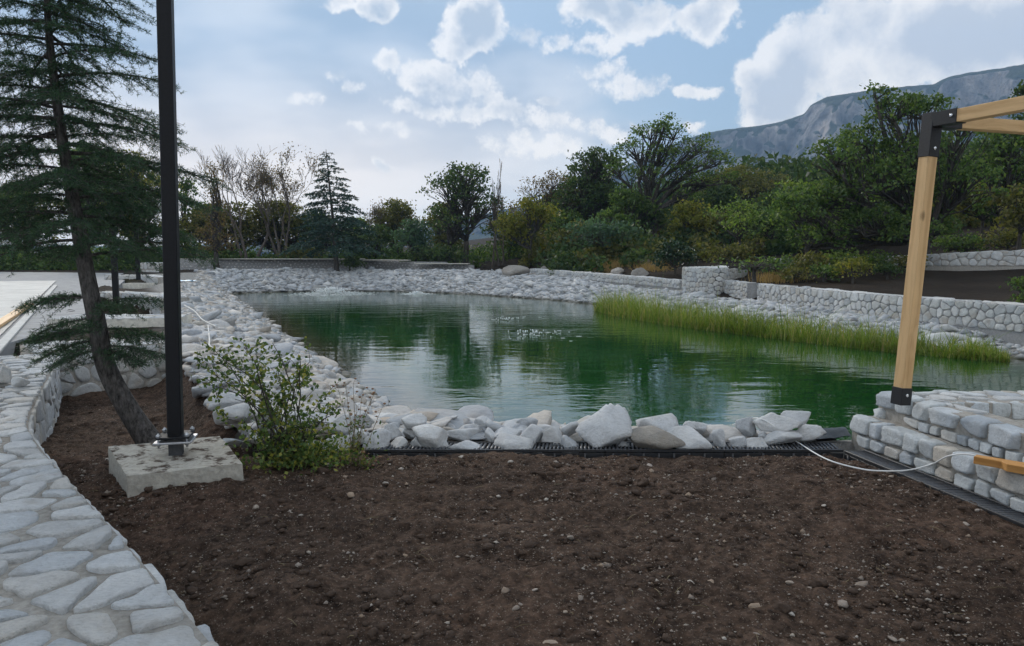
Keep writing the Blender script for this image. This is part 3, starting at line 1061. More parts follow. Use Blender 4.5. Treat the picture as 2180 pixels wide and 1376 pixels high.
def build_banks():
    g = np.random.default_rng(55)
    rows = []
    for bi, (nm, arr) in enumerate(B):
        z = ground_z(arr[:, 0], arr[:, 1])
        for k in range(len(arr)):
            rows.append((bi, arr[k, 0], arr[k, 1], z[k], arr[k, 2]))
    rows = np.array(rows)
    vis = rows[:, 4] / rows[:, 2]
    u = rows[:, 1] / rows[:, 2]
    vis[(np.abs(u) > 0.67)] = 0
    vis[(u < -0.43)] *= 0.2
    order = np.argsort(-vis)
    single = set(order[:300].tolist())
    meshes = {}
    stuff = {}
    for i, (bi, x, y, z, s) in enumerate(rows):
        if z < WZ - 0.12:
            continue
        nm = B[int(bi)][0]
        lab, grp, mt = BANKINFO[nm]
        sc = np.array([s * g.uniform(0.9, 1.5), s * g.uniform(0.75, 1.15), s * g.uniform(0.28, 0.52)])
        rz, rx, ry = g.uniform(0, 2 * PI), g.normal(0, 0.20), g.normal(0, 0.20)
        if mt == 'bankwarm' and g.random() < 0.45:
            mt = 'bank'
        zz = z + sc[2] * g.uniform(0.0, 0.45)
        k = int(g.integers(0, 14))
        if i in single:
            key = (k, mt)
            if key not in meshes:
                meshes[key] = raw_mesh('rock', VARS[k][0], [VARS[k][1]], True)
                meshes[key].materials.append(M[mt])
            o = link('rubble_rock', meshes[key], None, None, (x, y, zz))
            o.scale = tuple(sc)
            o.rotation_euler = (rx, ry, rz)
            tag(o, lab, 'rock', grp)
        else:
            Vv, F = LOWV[k] if y < 15 else TINY[k]
            Rm = np.array(Matrix.Rotation(rz, 3, 'Z') @ Matrix.Rotation(ry, 3, 'Y') @ Matrix.Rotation(rx, 3, 'X'))
            stuff.setdefault((nm, mt), MB()).add((Vv * sc) @ Rm.T + np.array([x, y, zz]), F)
    words = {'left': 'broken pale rubble covering the left bank', 'far': 'broken grey rubble covering the far bank below the wall', 'right': 'broken grey rubble covering the right bank above the reeds',
             'near': 'low broken rubble behind the front boulders'}
    for (nm, mt), mb in stuff.items():
        o = mb.build('rubble', M[mt])
        tag(o, words[nm], 'rubble', kind='stuff')


build_banks()

# front row of boulders along the drain: photo centre, size, row
FRONT = [
    (806, 947, 55, 55, 0), (852, 950, 40, 31, 0), (888, 948, 33, 30, 0), (876, 895, 55, 31, 1), (876, 923, 33, 30, 1), (839, 921, 37, 30, 1), (918, 934, 70, 48, 0),
    (945, 950, 25, 28, 0), (986, 928, 70, 28, 1), (1003, 956, 88, 35, 0), (1017, 913, 40, 24, 2), (1032, 901, 39, 24, 2), (1041, 930, 28, 37, 1), (1080, 921, 52, 28, 1),
    (1087, 947, 81, 46, 0), (1122, 906, 42, 28, 2), (1129, 934, 55, 48, 0.5), (1168, 915, 52, 25, 2), (1175, 936, 44, 48, 0.5), (1212, 947, 37, 40, 0), (1146, 960, 24, 14, 0),
    (1217, 912, 40, 30, 1), (1283, 917, 108, 86, 0.3), (1330, 950, 30, 19, 0), (1386, 904, 96, 56, 1), (1394, 941, 106, 52, 0), (1467, 939, 99, 44, 0), (1482, 914, 48, 30, 1),
    (1531, 936, 30, 36, 0), (1564, 942, 40, 29, 0), (1606, 944, 48, 36, 0), (1590, 910, 40, 36, 1), (1647, 903, 86, 38, 0.8), (1690, 890, 56, 33, 1.5), (1664, 934, 68, 29, 0.3),
    (1722, 925, 52, 38, 0.5), (1622, 932, 28, 22, 0.5),
    (484, 852, 70, 42, 1.5), (498, 884, 78, 42, 1), (566, 880, 64, 30, 1), (495, 940, 38, 18, 0), (552, 935, 40, 30, 0.3), (724, 905, 52, 36, 1), (716, 948, 70, 38, 0.3), (762, 930, 44, 36, 0.6), (770, 892, 50, 30, 1.4),
    (640, 900, 66, 40, 1), (610, 950, 58, 34, 0.5), (668, 950, 50, 36, 0.4),
]
BLAB = {
    22: 'large peaked pale boulder, the tallest in the row behind the drain', 24: 'broad flat-topped grey boulder just right of the peaked one',
    25: 'brownish wedge boulder leaning in front of a broad grey one', 26: 'long grey slab boulder right of the brownish wedge', 32: 'long pale slab boulder with the white cable lying over it',
    3: 'pale block perched on top at the left end of the boulder row', 9: 'wide low knobbly boulder resting on the drain, left of centre', 14: 'rounded triangular grey boulder resting on the drain at centre',
    0: 'upright pale boulder at the left end of the drain', 33: 'grey boulder standing against the water near the stepped terrace', 35: 'tilted pale boulder beside the black liner', 37: 'brownish topped boulder left of the rose bush near the lamp'}


ORD = ['first', 'second', 'third', 'fourth', 'fifth', 'sixth', 'seventh', 'eighth', 'ninth', 'tenth', 'eleventh', 'twelfth', 'thirteenth', 'fourteenth', 'fifteenth', 'sixteenth', 'seventeenth', 'eighteenth', 'nineteenth']
ROWORD = sorted(range(37), key=lambda k: FRONT[k][0])


def build_front():
    g = np.random.default_rng(91)
    for i, (px, py, w, h, row) in enumerate(FRONT):
        Y = 5.97 + 0.24 * row
        c = aty(px, py, Y)
        hw, hh = w / FPX * Y * 0.62, h / FPX * Y * 0.66
        if i == 22:
            V, F = carve(4, np.random.default_rng(9), 12, rough=0.03)
            V = V / np.abs(V).max(0)
            pk = sstep(V[:, 2], -0.2, 1.0)
            V[:, 0] = V[:, 0] * (1 - 0.55 * pk) + 0.42 * pk
        else:
            V, F = carve(4, np.random.default_rng(300 + i), 9, soft=60.0, rough=0.02)
            V = V @ rand_rot(g, 0.5).T
            V = V / np.abs(V).max(0)
        V = V * np.array([hw, min(max(hw, hh) * 0.8, 0.2), hh]) + c
        mt = M['boulderbrown'] if i in (25,) else M['boulder']
        o = mk('boulder', V, [F], mt, smooth=True)
        lab = BLAB.get(i)
        if lab:
            tag(o, lab, 'boulder', 'boulders edging the pond behind the drain')
        elif i >= 37:
            tag(o, 'pale boulder half hidden behind the rose bush', 'boulder', 'boulders behind the rose bush')
        else:
            k = ROWORD.index(i)
            where = ORD[k] + ' from the left' if k < 19 else ORD[36 - k] + ' from the terrace'
            how = 'lowest small' if h < 20 else 'small' if w < 38 else 'low wide' if w > 2 * h else 'mid-sized'
            back = ' at the back' if row >= 1 else ''
            tag(o, '%s pale boulder%s, %s in the drain row' % (how, back, where), 'boulder', 'boulders edging the pond behind the drain')


build_front()

# ------------------------------------------------------------------ masonry helpers
def clip_half(poly, p, n):
    """keep the side of the line through p where (q-p).n <= 0"""
    out = []
    k = len(poly)
    for i in range(k):
        a, b = poly[i], poly[(i + 1) % k]
        da = (a[0] - p[0]) * n[0] + (a[1] - p[1]) * n[1]
        db = (b[0] - p[0]) * n[0] + (b[1] - p[1]) * n[1]
        if da <= 0:
            out.append(a)
        if (da < 0 < db) or (db < 0 < da):
            t = da / (da - db)
            out.append((a[0] + t * (b[0] - a[0]), a[1] + t * (b[1] - a[1])))
    return out


def cells(w, h, su, sv, g, jit=0.42):
    """irregular stones filling a w by h strip: polygons in (u, v)"""
    nu, nv = max(1, round(w / su)), max(1, round(h / sv))
    pts = []
    for j in range(nv):
        off = 0.5 * (j % 2)
        for i in range(-1, nu + 1):
            pts.append(((i + 0.5 + off + g.uniform(-jit, jit)) * w / nu, (j + 0.5 + g.uniform(-jit, jit)) * h / nv))
    pts = np.array(pts)
    ku = h / nv / (w / nu)
    out = []
    for a in range(len(pts)):
        P = pts[a]
        if not (-0.5 * su < P[0] < w + 0.5 * su):
            continue
        poly = [(max(0, P[0] - 2.2 * su), 0), (min(w, P[0] + 2.2 * su), 0), (min(w, P[0] + 2.2 * su), h), (max(0, P[0] - 2.2 * su), h)]
        dd = np.abs(pts - P)
        near = np.where((dd[:, 0] < 2.6 * su) & (dd[:, 1] < 2.6 * sv))[0]
        for b in near:
            if b == a:
                continue
            Q = pts[b]
            n = ((Q[0] - P[0]) * ku * ku, (Q[1] - P[1]))
            poly = clip_half(poly, ((P[0] + Q[0]) / 2, (P[1] + Q[1]) / 2), n)
            if len(poly) < 3:
                break
        if len(poly) >= 3:
            out.append(np.array(poly))
    return out


def poly_area(p):
    return 0.5 * abs(np.dot(p[:, 0], np.roll(p[:, 1], 1)) - np.dot(p[:, 1], np.roll(p[:, 0], 1)))


def pillow(poly, g, gap, proud, fine=0.05, rings=2, wob=0.20):
    """(u, v, h) vertices and faces of one slightly domed stone with worn edges"""
    c = poly.mean(0)
    per = []
    k = len(poly)
    for i in range(k):
        a, b = poly[i], poly[(i + 1) % k]
        n = max(1, int(np.linalg.norm(b - a) / fine))
        for j in range(n):
            per.append(a + (b - a) * (j / n))
    P = np.array(per)
    for _ in range(2):                                   # round the corners off
        P = 0.5 * P + 0.25 * (np.roll(P, 1, 0) + np.roll(P, -1, 0))
    rad = np.linalg.norm(P - c, axis=1)
    P = c + (P - c) * np.clip(1 - gap / np.maximum(rad, 1e-4), 0.3, 1)[:, None]
    s = int(g.integers(1, 9999))
    P = P + wob * np.stack([fbm(P[:, 0] * 9, P[:, 1] * 9, 2, s), fbm(P[:, 0] * 9 + 40, P[:, 1] * 9, 2, s)], 1) * rad.mean()
    n = len(P)
    tilt = g.normal(0, 0.05, 2)
    lev = [(1.0, -0.6), (0.99, 0.70), (0.95, 0.97)] + ([(0.62, 1.0)] if rings > 1 else [])
    V = []
    for sc, hh in lev:
        q = c + (P - c) * sc
        e = (P - c) @ tilt
        nz = fbm(q[:, 0] * 14, q[:, 1] * 14, 2, s + 5) if hh > 0 else np.zeros(n)
        V.append(np.column_stack([q, proud * hh + (e * sc if hh > 0 else 0) + proud * 0.7 * nz]))
    V.append(np.array([[c[0], c[1], proud * g.uniform(0.9, 1.2)]]))
    V = np.vstack(V)
    Q = []
    for r in range(len(lev) - 1):
        i = np.arange(n)
        j = (i + 1) % n
        Q.append(np.stack([r * n + i, r * n + j, (r + 1) * n + j, (r + 1) * n + i], 1))
    r = len(lev) - 1
    i = np.arange(n)
    T = np.stack([r * n + i, r * n + (i + 1) % n, np.full(n, len(V) - 1)], 1)
    if np.dot(np.cross(np.append(P[1] - P[0], 0), np.append(P[2] - P[1], 0)), [0, 0, 1]) < 0 or True:
        area = 0.5 * (np.dot(P[:, 0], np.roll(P[:, 1], -1)) - np.dot(P[:, 1], np.roll(P[:, 0], -1)))
        if area < 0:
            Q = [q[:, ::-1] for q in Q]
            T = T[:, ::-1]
    return V, [T, np.concatenate(Q)]


class Path:
    def __init__(self, pts, smooth=True):
        self.P = catmull(pts, 8) if smooth and len(pts) > 2 else np.array(pts, float)
        self.s = np.concatenate([[0], np.cumsum(np.linalg.norm(np.diff(self.P, axis=0), axis=1))])
        self.L = self.s[-1]
        t = np.gradient(self.P, self.s, axis=0)
        self.t = t / np.linalg.norm(t, axis=1)[:, None]

    def at(self, u):
        u = np.asarray(u, float)
        p = np.stack([np.interp(u, self.s, self.P[:, k]) for k in (0, 1)], -1)
        t = np.stack([np.interp(u, self.s, self.t[:, k]) for k in (0, 1)], -1)
        t /= np.linalg.norm(t, axis=-1)[..., None]
        return p, t


def wall(name, label, path, side, thick, zb, zt, face=(0.3, 0.25), top=(0.35, 0.25), seed=1, group=None, facemat='facestone', topmat='capstone', mortar='mortar',
         joined_face=False, joined_top=False, face_gap=0.018, face_proud=0.022, top_gap=0.02, top_proud=0.016, fine=0.05, jit=0.42):
    """a masonry wall along a path; side = +1: the seen face looks to the right of the path's direction, the thickness goes the other way"""
    g = np.random.default_rng(seed)
    pa = path if isinstance(path, Path) else Path(path)
    zbf = zb if callable(zb) else (lambda u: np.full(np.shape(u), float(zb)))
    ztf = zt if callable(zt) else (lambda u: np.full(np.shape(u), float(zt)))
    p0, _ = pa.at(pa.L / 2)
    o = thing(name, (p0[0], p0[1], float(np.min(zbf(np.array([pa.L / 2]))))), label, 'wall', group)
    us = np.linspace(0, pa.L, max(2, int(pa.L / 0.3)))
    p, t = pa.at(us)
    nrm = np.stack([t[:, 1], -t[:, 0]], 1) * side
    back = p - nrm * thick
    zbv, ztv = zbf(us), ztf(us)
    n = len(us)
    V = np.vstack([np.column_stack([p, zbv - 0.3]), np.column_stack([p, ztv]), np.column_stack([back, ztv]), np.column_stack([back, zbv - 0.3])])
    i = np.arange(n - 1)
    Q = np.vstack([np.stack([k * n + i, k * n + i + 1, (k + 1) * n + i + 1, (k + 1) * n + i], 1) for k in range(3)]
                  + [np.array([[0, n, 2 * n, 3 * n], [n - 1, 4 * n - 1, 3 * n - 1, 2 * n - 1]])])
    mk('core', V, [Q], M[mortar], o)

    def face_map(v):
        pp, tt = pa.at(v[:, 0])
        nn = np.stack([tt[:, 1], -tt[:, 0]], 1) * side
        b_, t_ = zbf(v[:, 0]), ztf(v[:, 0])
        return np.column_stack([pp + nn * v[:, 2:3], b_ + (t_ - b_) * v[:, 1] / HH])

    def top_map(v):
        pp, tt = pa.at(v[:, 0])
        nn = np.stack([tt[:, 1], -tt[:, 0]], 1) * side
        return np.column_stack([pp - nn * (v[:, 1:2] - 0.012), ztf(v[:, 0]) + v[:, 2]])

    def lay(cs, mp, mat, gap, proud, joined, flip, nm):
        mb = MB() if joined else None
        for c in cs:
            if poly_area(c) < 0.0012:
                continue
            Vv, Fs = pillow(c, g, gap, proud, fine)
            if flip:
                Fs = [f[:, ::-1] for f in Fs]
            W3 = mp(Vv)
            if joined:
                for f in Fs:
                    mb.add(W3 if f is Fs[0] else np.zeros((0, 3)), f if f is Fs[0] else f - len(W3))
            else:
                mk(nm, W3, Fs, M[mat], o, smooth=True)
        if joined:
            q = mb.build(nm, M[mat], o, smooth=True)
            q['kind'] = 'stuff'
    if face:
        HH = float(np.mean(ztv - zbv))
        lay(cells(pa.L, HH, face[0], face[1], g, jit), face_map, facemat, face_gap, face_proud, joined_face, side < 0, 'stone' if not joined_face else 'stone_facing')
    if top:
        lay(cells(pa.L, thick, top[0], top[1], g, jit), top_map, topmat, top_gap, top_proud, joined_top, side < 0, 'cap_stone' if not joined_top else 'stone_capping')
    return o


def block_part(name, c, half, ax, g, mat, parent, sub=4, box=True, rough=0.022):
    V, F = carve(sub, g, box=box, soft=34.0, rough=rough, cuts=3)
    V = V * np.array(half)
    V = V @ np.array(ax) + np.array(c)
    return mk(name, V, [F], mat, parent, smooth=True)


def bar(name, p0, p1, w, d, mat, parent, up=(0, 0, 1), bev=0.004, label=None):
    """a squared timber or steel bar between two points, its length along local Z"""
    p0, p1 = Vector(p0), Vector(p1)
    L = (p1 - p0).length
    z = (p1 - p0).normalized()
    u = Vector(up)
    x = (u - z * u.dot(z)).normalized()
    y = z.cross(x)
    me = bevel_box_mesh(name, w / 2, d / 2, L / 2, bev)
    o = link(name, me, mat, parent, tuple((p0 + p1) / 2))
    o.rotation_euler = Matrix((x, y, z)).transposed().to_euler()
    if label:
        o['label'] = label
    return o


# ------------------------------------------------------------------ promenade and the walls on the left
edge0 = [(0.95, 0.05), (0.35, 0.80), tuple(atz(460, 1376, 0.25)[:2]), tuple(atz(270, 1155, 0.25)[:2]), tuple(atz(80, 942, 0.25)[:2]),
         tuple(atz(63, 880, 0.25)[:2]), tuple(atz(110, 785, 0.25)[:2]), (-5.95, 9.75)]
PE = Path(edge0)
wall('stone_wall', 'low pale stone wall with broad irregular cap stones curving along the near soil bed', PE, +1, 1.25, -0.45, 0.235,
     face=(0.34, 0.26), top=(0.20, 0.25), seed=3, top_gap=0.026, top_proud=0.020, fine=0.03, jit=0.5)
_e, _t = PE.at(np.linspace(0, PE.L, 24))
_n = np.stack([_t[:, 1], -_t[:, 0]], 1)
prom = [tuple(q) for q in (_e - _n * 1.2)] + [(-7.4, 11.0), (-8.0, 13.5), (-9.4, 16.6), (-11.9, 21.6), (-14.2, 27.0), (-17.0, 33.0), (-21.5, 43.0), (-34, 46), (-34, -6), (-2, -6)]


def flat_poly(name, pts, z, mat, thick=0.35, parent=None):
    bm = bmesh.new()
    vs = [bm.verts.new((x, y, z)) for x, y in pts]
    f = bm.faces.new(vs)
    if f.normal.z < 0:
        bmesh.ops.reverse_faces(bm, faces=[f])
    ex = bmesh.ops.extrude_face_region(bm, geom=[f])
    for v in ex['geom']:
        if isinstance(v, bmesh.types.BMVert):
            v.co.z -= thick
    bmesh.ops.recalc_face_normals(bm, faces=bm.faces)
    bmesh.ops.triangulate(bm, faces=bm.faces)
    me = bpy.data.meshes.new(name)
    bm.to_mesh(me)
    bm.free()
    return link(name, me, mat, parent)


prom = [(x, y) for x, y in prom]
tag(flat_poly('pavement', prom, 0.225, M['pave'], 0.6), kind='structure')

# pale sheeting rolled out along the promenade, with its white edge strip and the plank on it
s0, s1 = atz(-8, 724, 0.235), atz(112, 606, 0.235)
sdv = (s1 - s0)[:2] / np.linalg.norm((s1 - s0)[:2])
snl = np.array([-sdv[1], sdv[0]])


def build_sheet():
    g = np.random.default_rng(5)
    L, Wd = 24.0, 9.0
    nu, nv = 130, 50
    U, V = np.meshgrid(np.linspace(-3, L, nu), np.linspace(0.0, Wd, nv))
    X = s0[0] + sdv[0] * U + snl[0] * V
    Y = s0[1] + sdv[1] * U + snl[1] * V
    Z = 0.236 + 0.02 * (fbm(U * 1.2, V * 0.6, 4, 4) + 0.5) + 0.035 * np.clip(fbm(U * 3 + 4, V * 0.35, 3, 9), 0, 1)
    q = grid_faces(nu, nv)
    o = mk('ground_sheet', np.stack([X, Y, Z], -1).reshape(-1, 3), [q], M['sheet'], smooth=True)
    tag(o, 'large pale sheet laid over the promenade at the left', 'sheet')
    a = s0[:2] - sdv * 3 - snl * 0.14
    b = s0[:2] + sdv * 19 - snl * 0.14
    o = bar('edge_strip', (*a, 0.25), (*b, 0.25), 0.04, 0.13, M['strip'], None, bev=0.006)
    tag(o, 'long white strip along the edge of the pale sheet', 'strip')
    a = s0[:2] - sdv * 2.0 + snl * 0.28
    b = atz(74, 648, 0.29)[:2] + snl * 0.1
    o = bar('plank', (*a, 0.295), (*b, 0.295), 0.05, 0.17, M['timber'], None, bev=0.004)
    tag(o, 'long wooden plank lying on the pale sheet at the left edge', 'plank')


build_sheet()

wall('stone_wall', 'stone cross wall closing the tree bed behind the leaning cedar', [(-6.15, 9.55), (-5.5, 10.1), (-4.75, 10.75)], +1, 1.1, -0.36, 0.27, face=(0.27, 0.24), top=(0.32, 0.26), seed=11)
wall('stone_wall', 'smooth grey kerb wall with stone top just behind the cross wall', [(-8.2, 13.2), (-7.0, 13.3), (-5.95, 13.5)], +1, 0.8, 0.05, 0.36, face=None, top=(0.35, 0.22), seed=12, mortar='concrete')
wall('stone_wall', 'curved stone wall behind the second lamp post', [(-11.9, 21.7), (-10.9, 21.2), (-9.9, 20.3), (-8.95, 19.1)], +1, 0.7, -0.30, 0.34, face=(0.36, 0.30), top=(0.5, 0.4), seed=13)
wall('stone_wall', 'curved stone wall behind the third lamp post', [(-18.2, 33.6), (-17.0, 33.4), (-15.9, 32.6), (-14.6, 31.0)], +1, 0.6, -0.25, 0.42, face=(0.42, 0.36), top=(0.6, 0.5), seed=14)
wall('stone_wall', 'short upright stone wall block at the far end of the promenade', [(-20.9, 42.2), (-19.75, 42.2)], +1, 1.0, 0.1, 0.80, face=(0.36, 0.3), top=(0.5, 0.5), seed=15)


def build_trough():
    c = aty(296, 610, 28.0)
    mb = MB()
    w, d, h, t = 0.46, 0.25, 0.24, 0.05
    z0 = ground_z(np.array([c[0]]), np.array([c[1]]))[0]
    z0 = min(z0, c[2] - 0.12)
    top = c[2] + 0.12
    hz = (top - z0) / 2
    for x, y, hx, hy in ((0, -d, w, t), (0, d, w, t), (-w + t, 0, t, d - t - 0.002), (w - t, 0, t, d - t - 0.002)):
        mb.box((c[0] + x, c[1] + y, z0 + hz), (hx, hy, hz))
    o = mb.build('planter_trough', M['concrete'])
    tag(o, 'plain grey concrete trough between the second and third lamp posts', 'planter')


build_trough()

# ------------------------------------------------------------------ far and right boundary walls
FARW = [(-21.0, 46.6), (-15, 47.2), (-9.0, 47.2), (-6.0, 46.7), (-2.45, 45.6)]
wall('stone_wall', 'long low grey stone wall along the far left bank', FARW, +1, 0.5, 0.22, lambda u: np.where(np.asarray(u) < 13.6, 0.93, np.where(np.asarray(u) < 17, 0.80, 0.62)),
     face=(0.22, 0.18), top=None, seed=21, joined_face=True, mortar='mortardark', face_gap=0.03, face_proud=0.02, fine=0.12)


def far_caps():
    for x0, x1, y0, z in ((-21, -9.2, 46.9, 0.97), (-9.2, -6.3, 46.75, 0.90), (-5.9, -2.6, 46.0, 0.70)):
        o = bar('coping_slab', (x0, y0 + 0.2, z), (x1, y0 + (0.1 if x0 < -10 else -0.35), z), 0.05, 0.62, M['concrete'], None)
        tag(o, 'thin pale coping slab on the far grey stone wall', 'coping', 'coping slabs on the far wall')


far_caps()
RW1 = [tuple(aty(px, 560, Y)[:2]) for px, Y in ((1128, 40.6), (1210, 37.6), (1300, 34.6), (1380, 32.2), (1450, 30.2))]
_r1 = Path(RW1)
wall('stone_wall', 'low stone wall running from the outcrop to the raised round bastion', _r1, +1, 0.45, lambda u: np.interp(u, [0, _r1.L], [0.17, 0.0]), lambda u: np.interp(u, [0, _r1.L], [0.52, 0.33]),
     face=(0.22, 0.18), top=(0.5, 0.42), seed=22, mortar='mortardark', face_gap=0.009, fine=0.038)
BAST = [tuple(aty(1452, 600, 29.6)[:2]), tuple(aty(1500, 600, 28.4)[:2]), tuple(aty(1530, 600, 27.9)[:2]), tuple(aty(1555, 600, 28.4)[:2]), tuple(aty(1580, 600, 29.8)[:2]), tuple(aty(1590, 600, 31.5)[:2])]
wall('stone_wall', 'raised round stone bastion at the bend of the right bank', BAST, +1, 1.15, -0.18, 0.88, face=(0.22, 0.19), top=(0.5, 0.42), seed=23, mortar='mortardark', face_gap=0.008, fine=0.036)
RW2a = [tuple(aty(px, 620, Y)[:2]) for px, Y in ((1540, 28.0), (1565, 27.0), (1591, 26.0))]
RW2b = [tuple(aty(px, 620, Y)[:2]) for px, Y in ((1613, 25.2), (1700, 23.0), (1850, 20.2), (2000, 18.2), (2180, 16.3), (2420, 14.0))]
_r2 = Path(RW2b)
wall('stone_wall', 'short stretch of stone wall between the bastion and the tree notch', RW2a, +1, 0.4, -0.20, 0.42, face=(0.21, 0.17), top=(0.5, 0.38), seed=24, mortar='mortardark', face_gap=0.008, fine=0.034)
wall('stone_wall', 'long stone retaining wall above the rubble on the right bank', _r2, +1, 0.42, -0.22, lambda u: np.interp(u, [0, _r2.L], [0.42, 0.36]), face=(0.21, 0.175), top=(0.6, 0.4), seed=25,
     mortar='mortardark', face_gap=0.008, fine=0.034)
HW = [tuple(aty(px, 560, Y)[:2]) for px, Y in ((1640, 33.0), (1760, 31.5), (1900, 29.5), (2050, 27.5), (2200, 26.5), (2350, 26.5))]
_hw = Path(HW)
wall('stone_wall', 'second stone wall higher up the slope behind the big oak', _hw, +1, 0.5, lambda u: np.interp(u, [0, _hw.L], [0.85, 1.05]), lambda u: np.interp(u, [0, _hw.L * 0.4, _hw.L], [1.15, 1.30, 1.70]),
     face=(0.30, 0.25), top=(0.6, 0.48), seed=26, face_gap=0.010, fine=0.045)

OUT = [(1098, 580, 74, 30, 41.5), (1138, 586, 40, 28, 40.2), (1172, 556, 26, 20, 44), (1182, 574, 36, 20, 41), (1160, 574, 22, 20, 42), (1234, 572, 26, 16, 40), (1318, 578, 34, 28, 36), (1366, 583, 40, 26, 34.5), (1374, 556, 44, 22, 38), (1255, 583, 26, 10, 38)]
OL = ['broad low outcrop rock at the right end of the far wall', 'steep grey rock leaning against the outcrop by the wall end', 'upper boulder of the group under the trees right of the outcrop', 'front boulder of the group under the trees right of the outcrop',
      'small left boulder of the group under the trees right of the outcrop', 'pale rock beside the dry grass behind the stone wall', 'upright rounded boulder behind the stone wall near the blue-green tree', 'slanting boulder behind the wall beside the dark ivy bush',
      'wide boulder up the bank behind the slanting one', 'low flat rock just above the wall beside the dry grass']


def build_outcrop():
    for i, (px, py, w, h, Y) in enumerate(OUT):
        c = aty(px, py, Y)
        V, F = carve(4, np.random.default_rng(700 + i), 10, rough=0.05)
        V = V / np.abs(V).max(0)
        zg = ground_z(np.array([c[0]]), np.array([Y]))[0]
        hz = h / FPX * Y / 2
        top = c[2] + hz
        zc = (top + min(zg, c[2] - hz) - 0.1) / 2
        V = V * np.array([w / FPX * Y / 2 * 1.1, w / FPX * Y / 2 * 0.9, top - zc]) + np.array([c[0], Y, zc])
        o = mk('rock_outcrop', V, [F], M['outcrop'], smooth=True)
        tag(o, OL[i], 'rock', 'rocks on the far right bank')


build_outcrop()

# ------------------------------------------------------------------ soil bed
BED = [tuple(q) for q in (_e + np.stack([-_n[:, 0], -_n[:, 1]], 1) * 0.05)] + [(-5.4, 10.25), (-4.7, 10.9), (-4.55, 10.6), (-3.75, 9.1), (-2.85, 7.5), (-2.0, 6.6), (-1.5, 5.95), (-1.05, 5.80), (2.58, 5.80), (2.60, 5.75), (2.95, 4.2), (3.25, 2.6), (3.6, -0.4)]
BLK = [atz(232, 957, 0.14)[:2], atz(270, 1012, 0.14)[:2], atz(518, 989, 0.14)[:2], atz(468, 930, 0.14)[:2]]


def soil_z(x, y):
    x = np.asarray(x, float)
    y = np.asarray(y, float)
    z = 0.0 + 0.05 * fbm(x * 0.9, y * 0.9, 3, 71)
    back = sstep(y + 0.25 * (x + 3), 5.0, 7.6) * sstep(x, -1.2, -2.6)
    z = z - 0.34 * back
    left = sstep(x + 0.9 * (y - 4.4), -2.0, -2.8) * sstep(y, 6.5, 5.5)
    z = z - 0.10 * left
    z = z - 0.05 * sstep(y, 5.6, 5.88) * sstep(x, -1.4, -1.0)
    cl = x + 0.55 * (y - 7.7) + 3.1
    z = z + 0.30 * sstep(cl, -0.50, 0.05) * sstep(y, 6.3, 7.3)
    bx, by = np.mean([b[0] for b in BLK]), np.mean([b[1] for b in BLK])
    z = z + 0.06 * np.exp(-(((x - (bx + 0.55)) / 0.5) ** 2 + ((y - (by - 0.30)) / 0.35) ** 2))
    return z


OCT = (np.array([[1, 0, 0], [-1, 0, 0], [0, 1, 0], [0, -1, 0], [0, 0, 1], [0, 0, -1]], float), np.array([[0, 2, 4], [2, 1, 4], [1, 3, 4], [3, 0, 4], [2, 0, 5], [1, 2, 5], [3, 1, 5], [0, 3, 5]]))


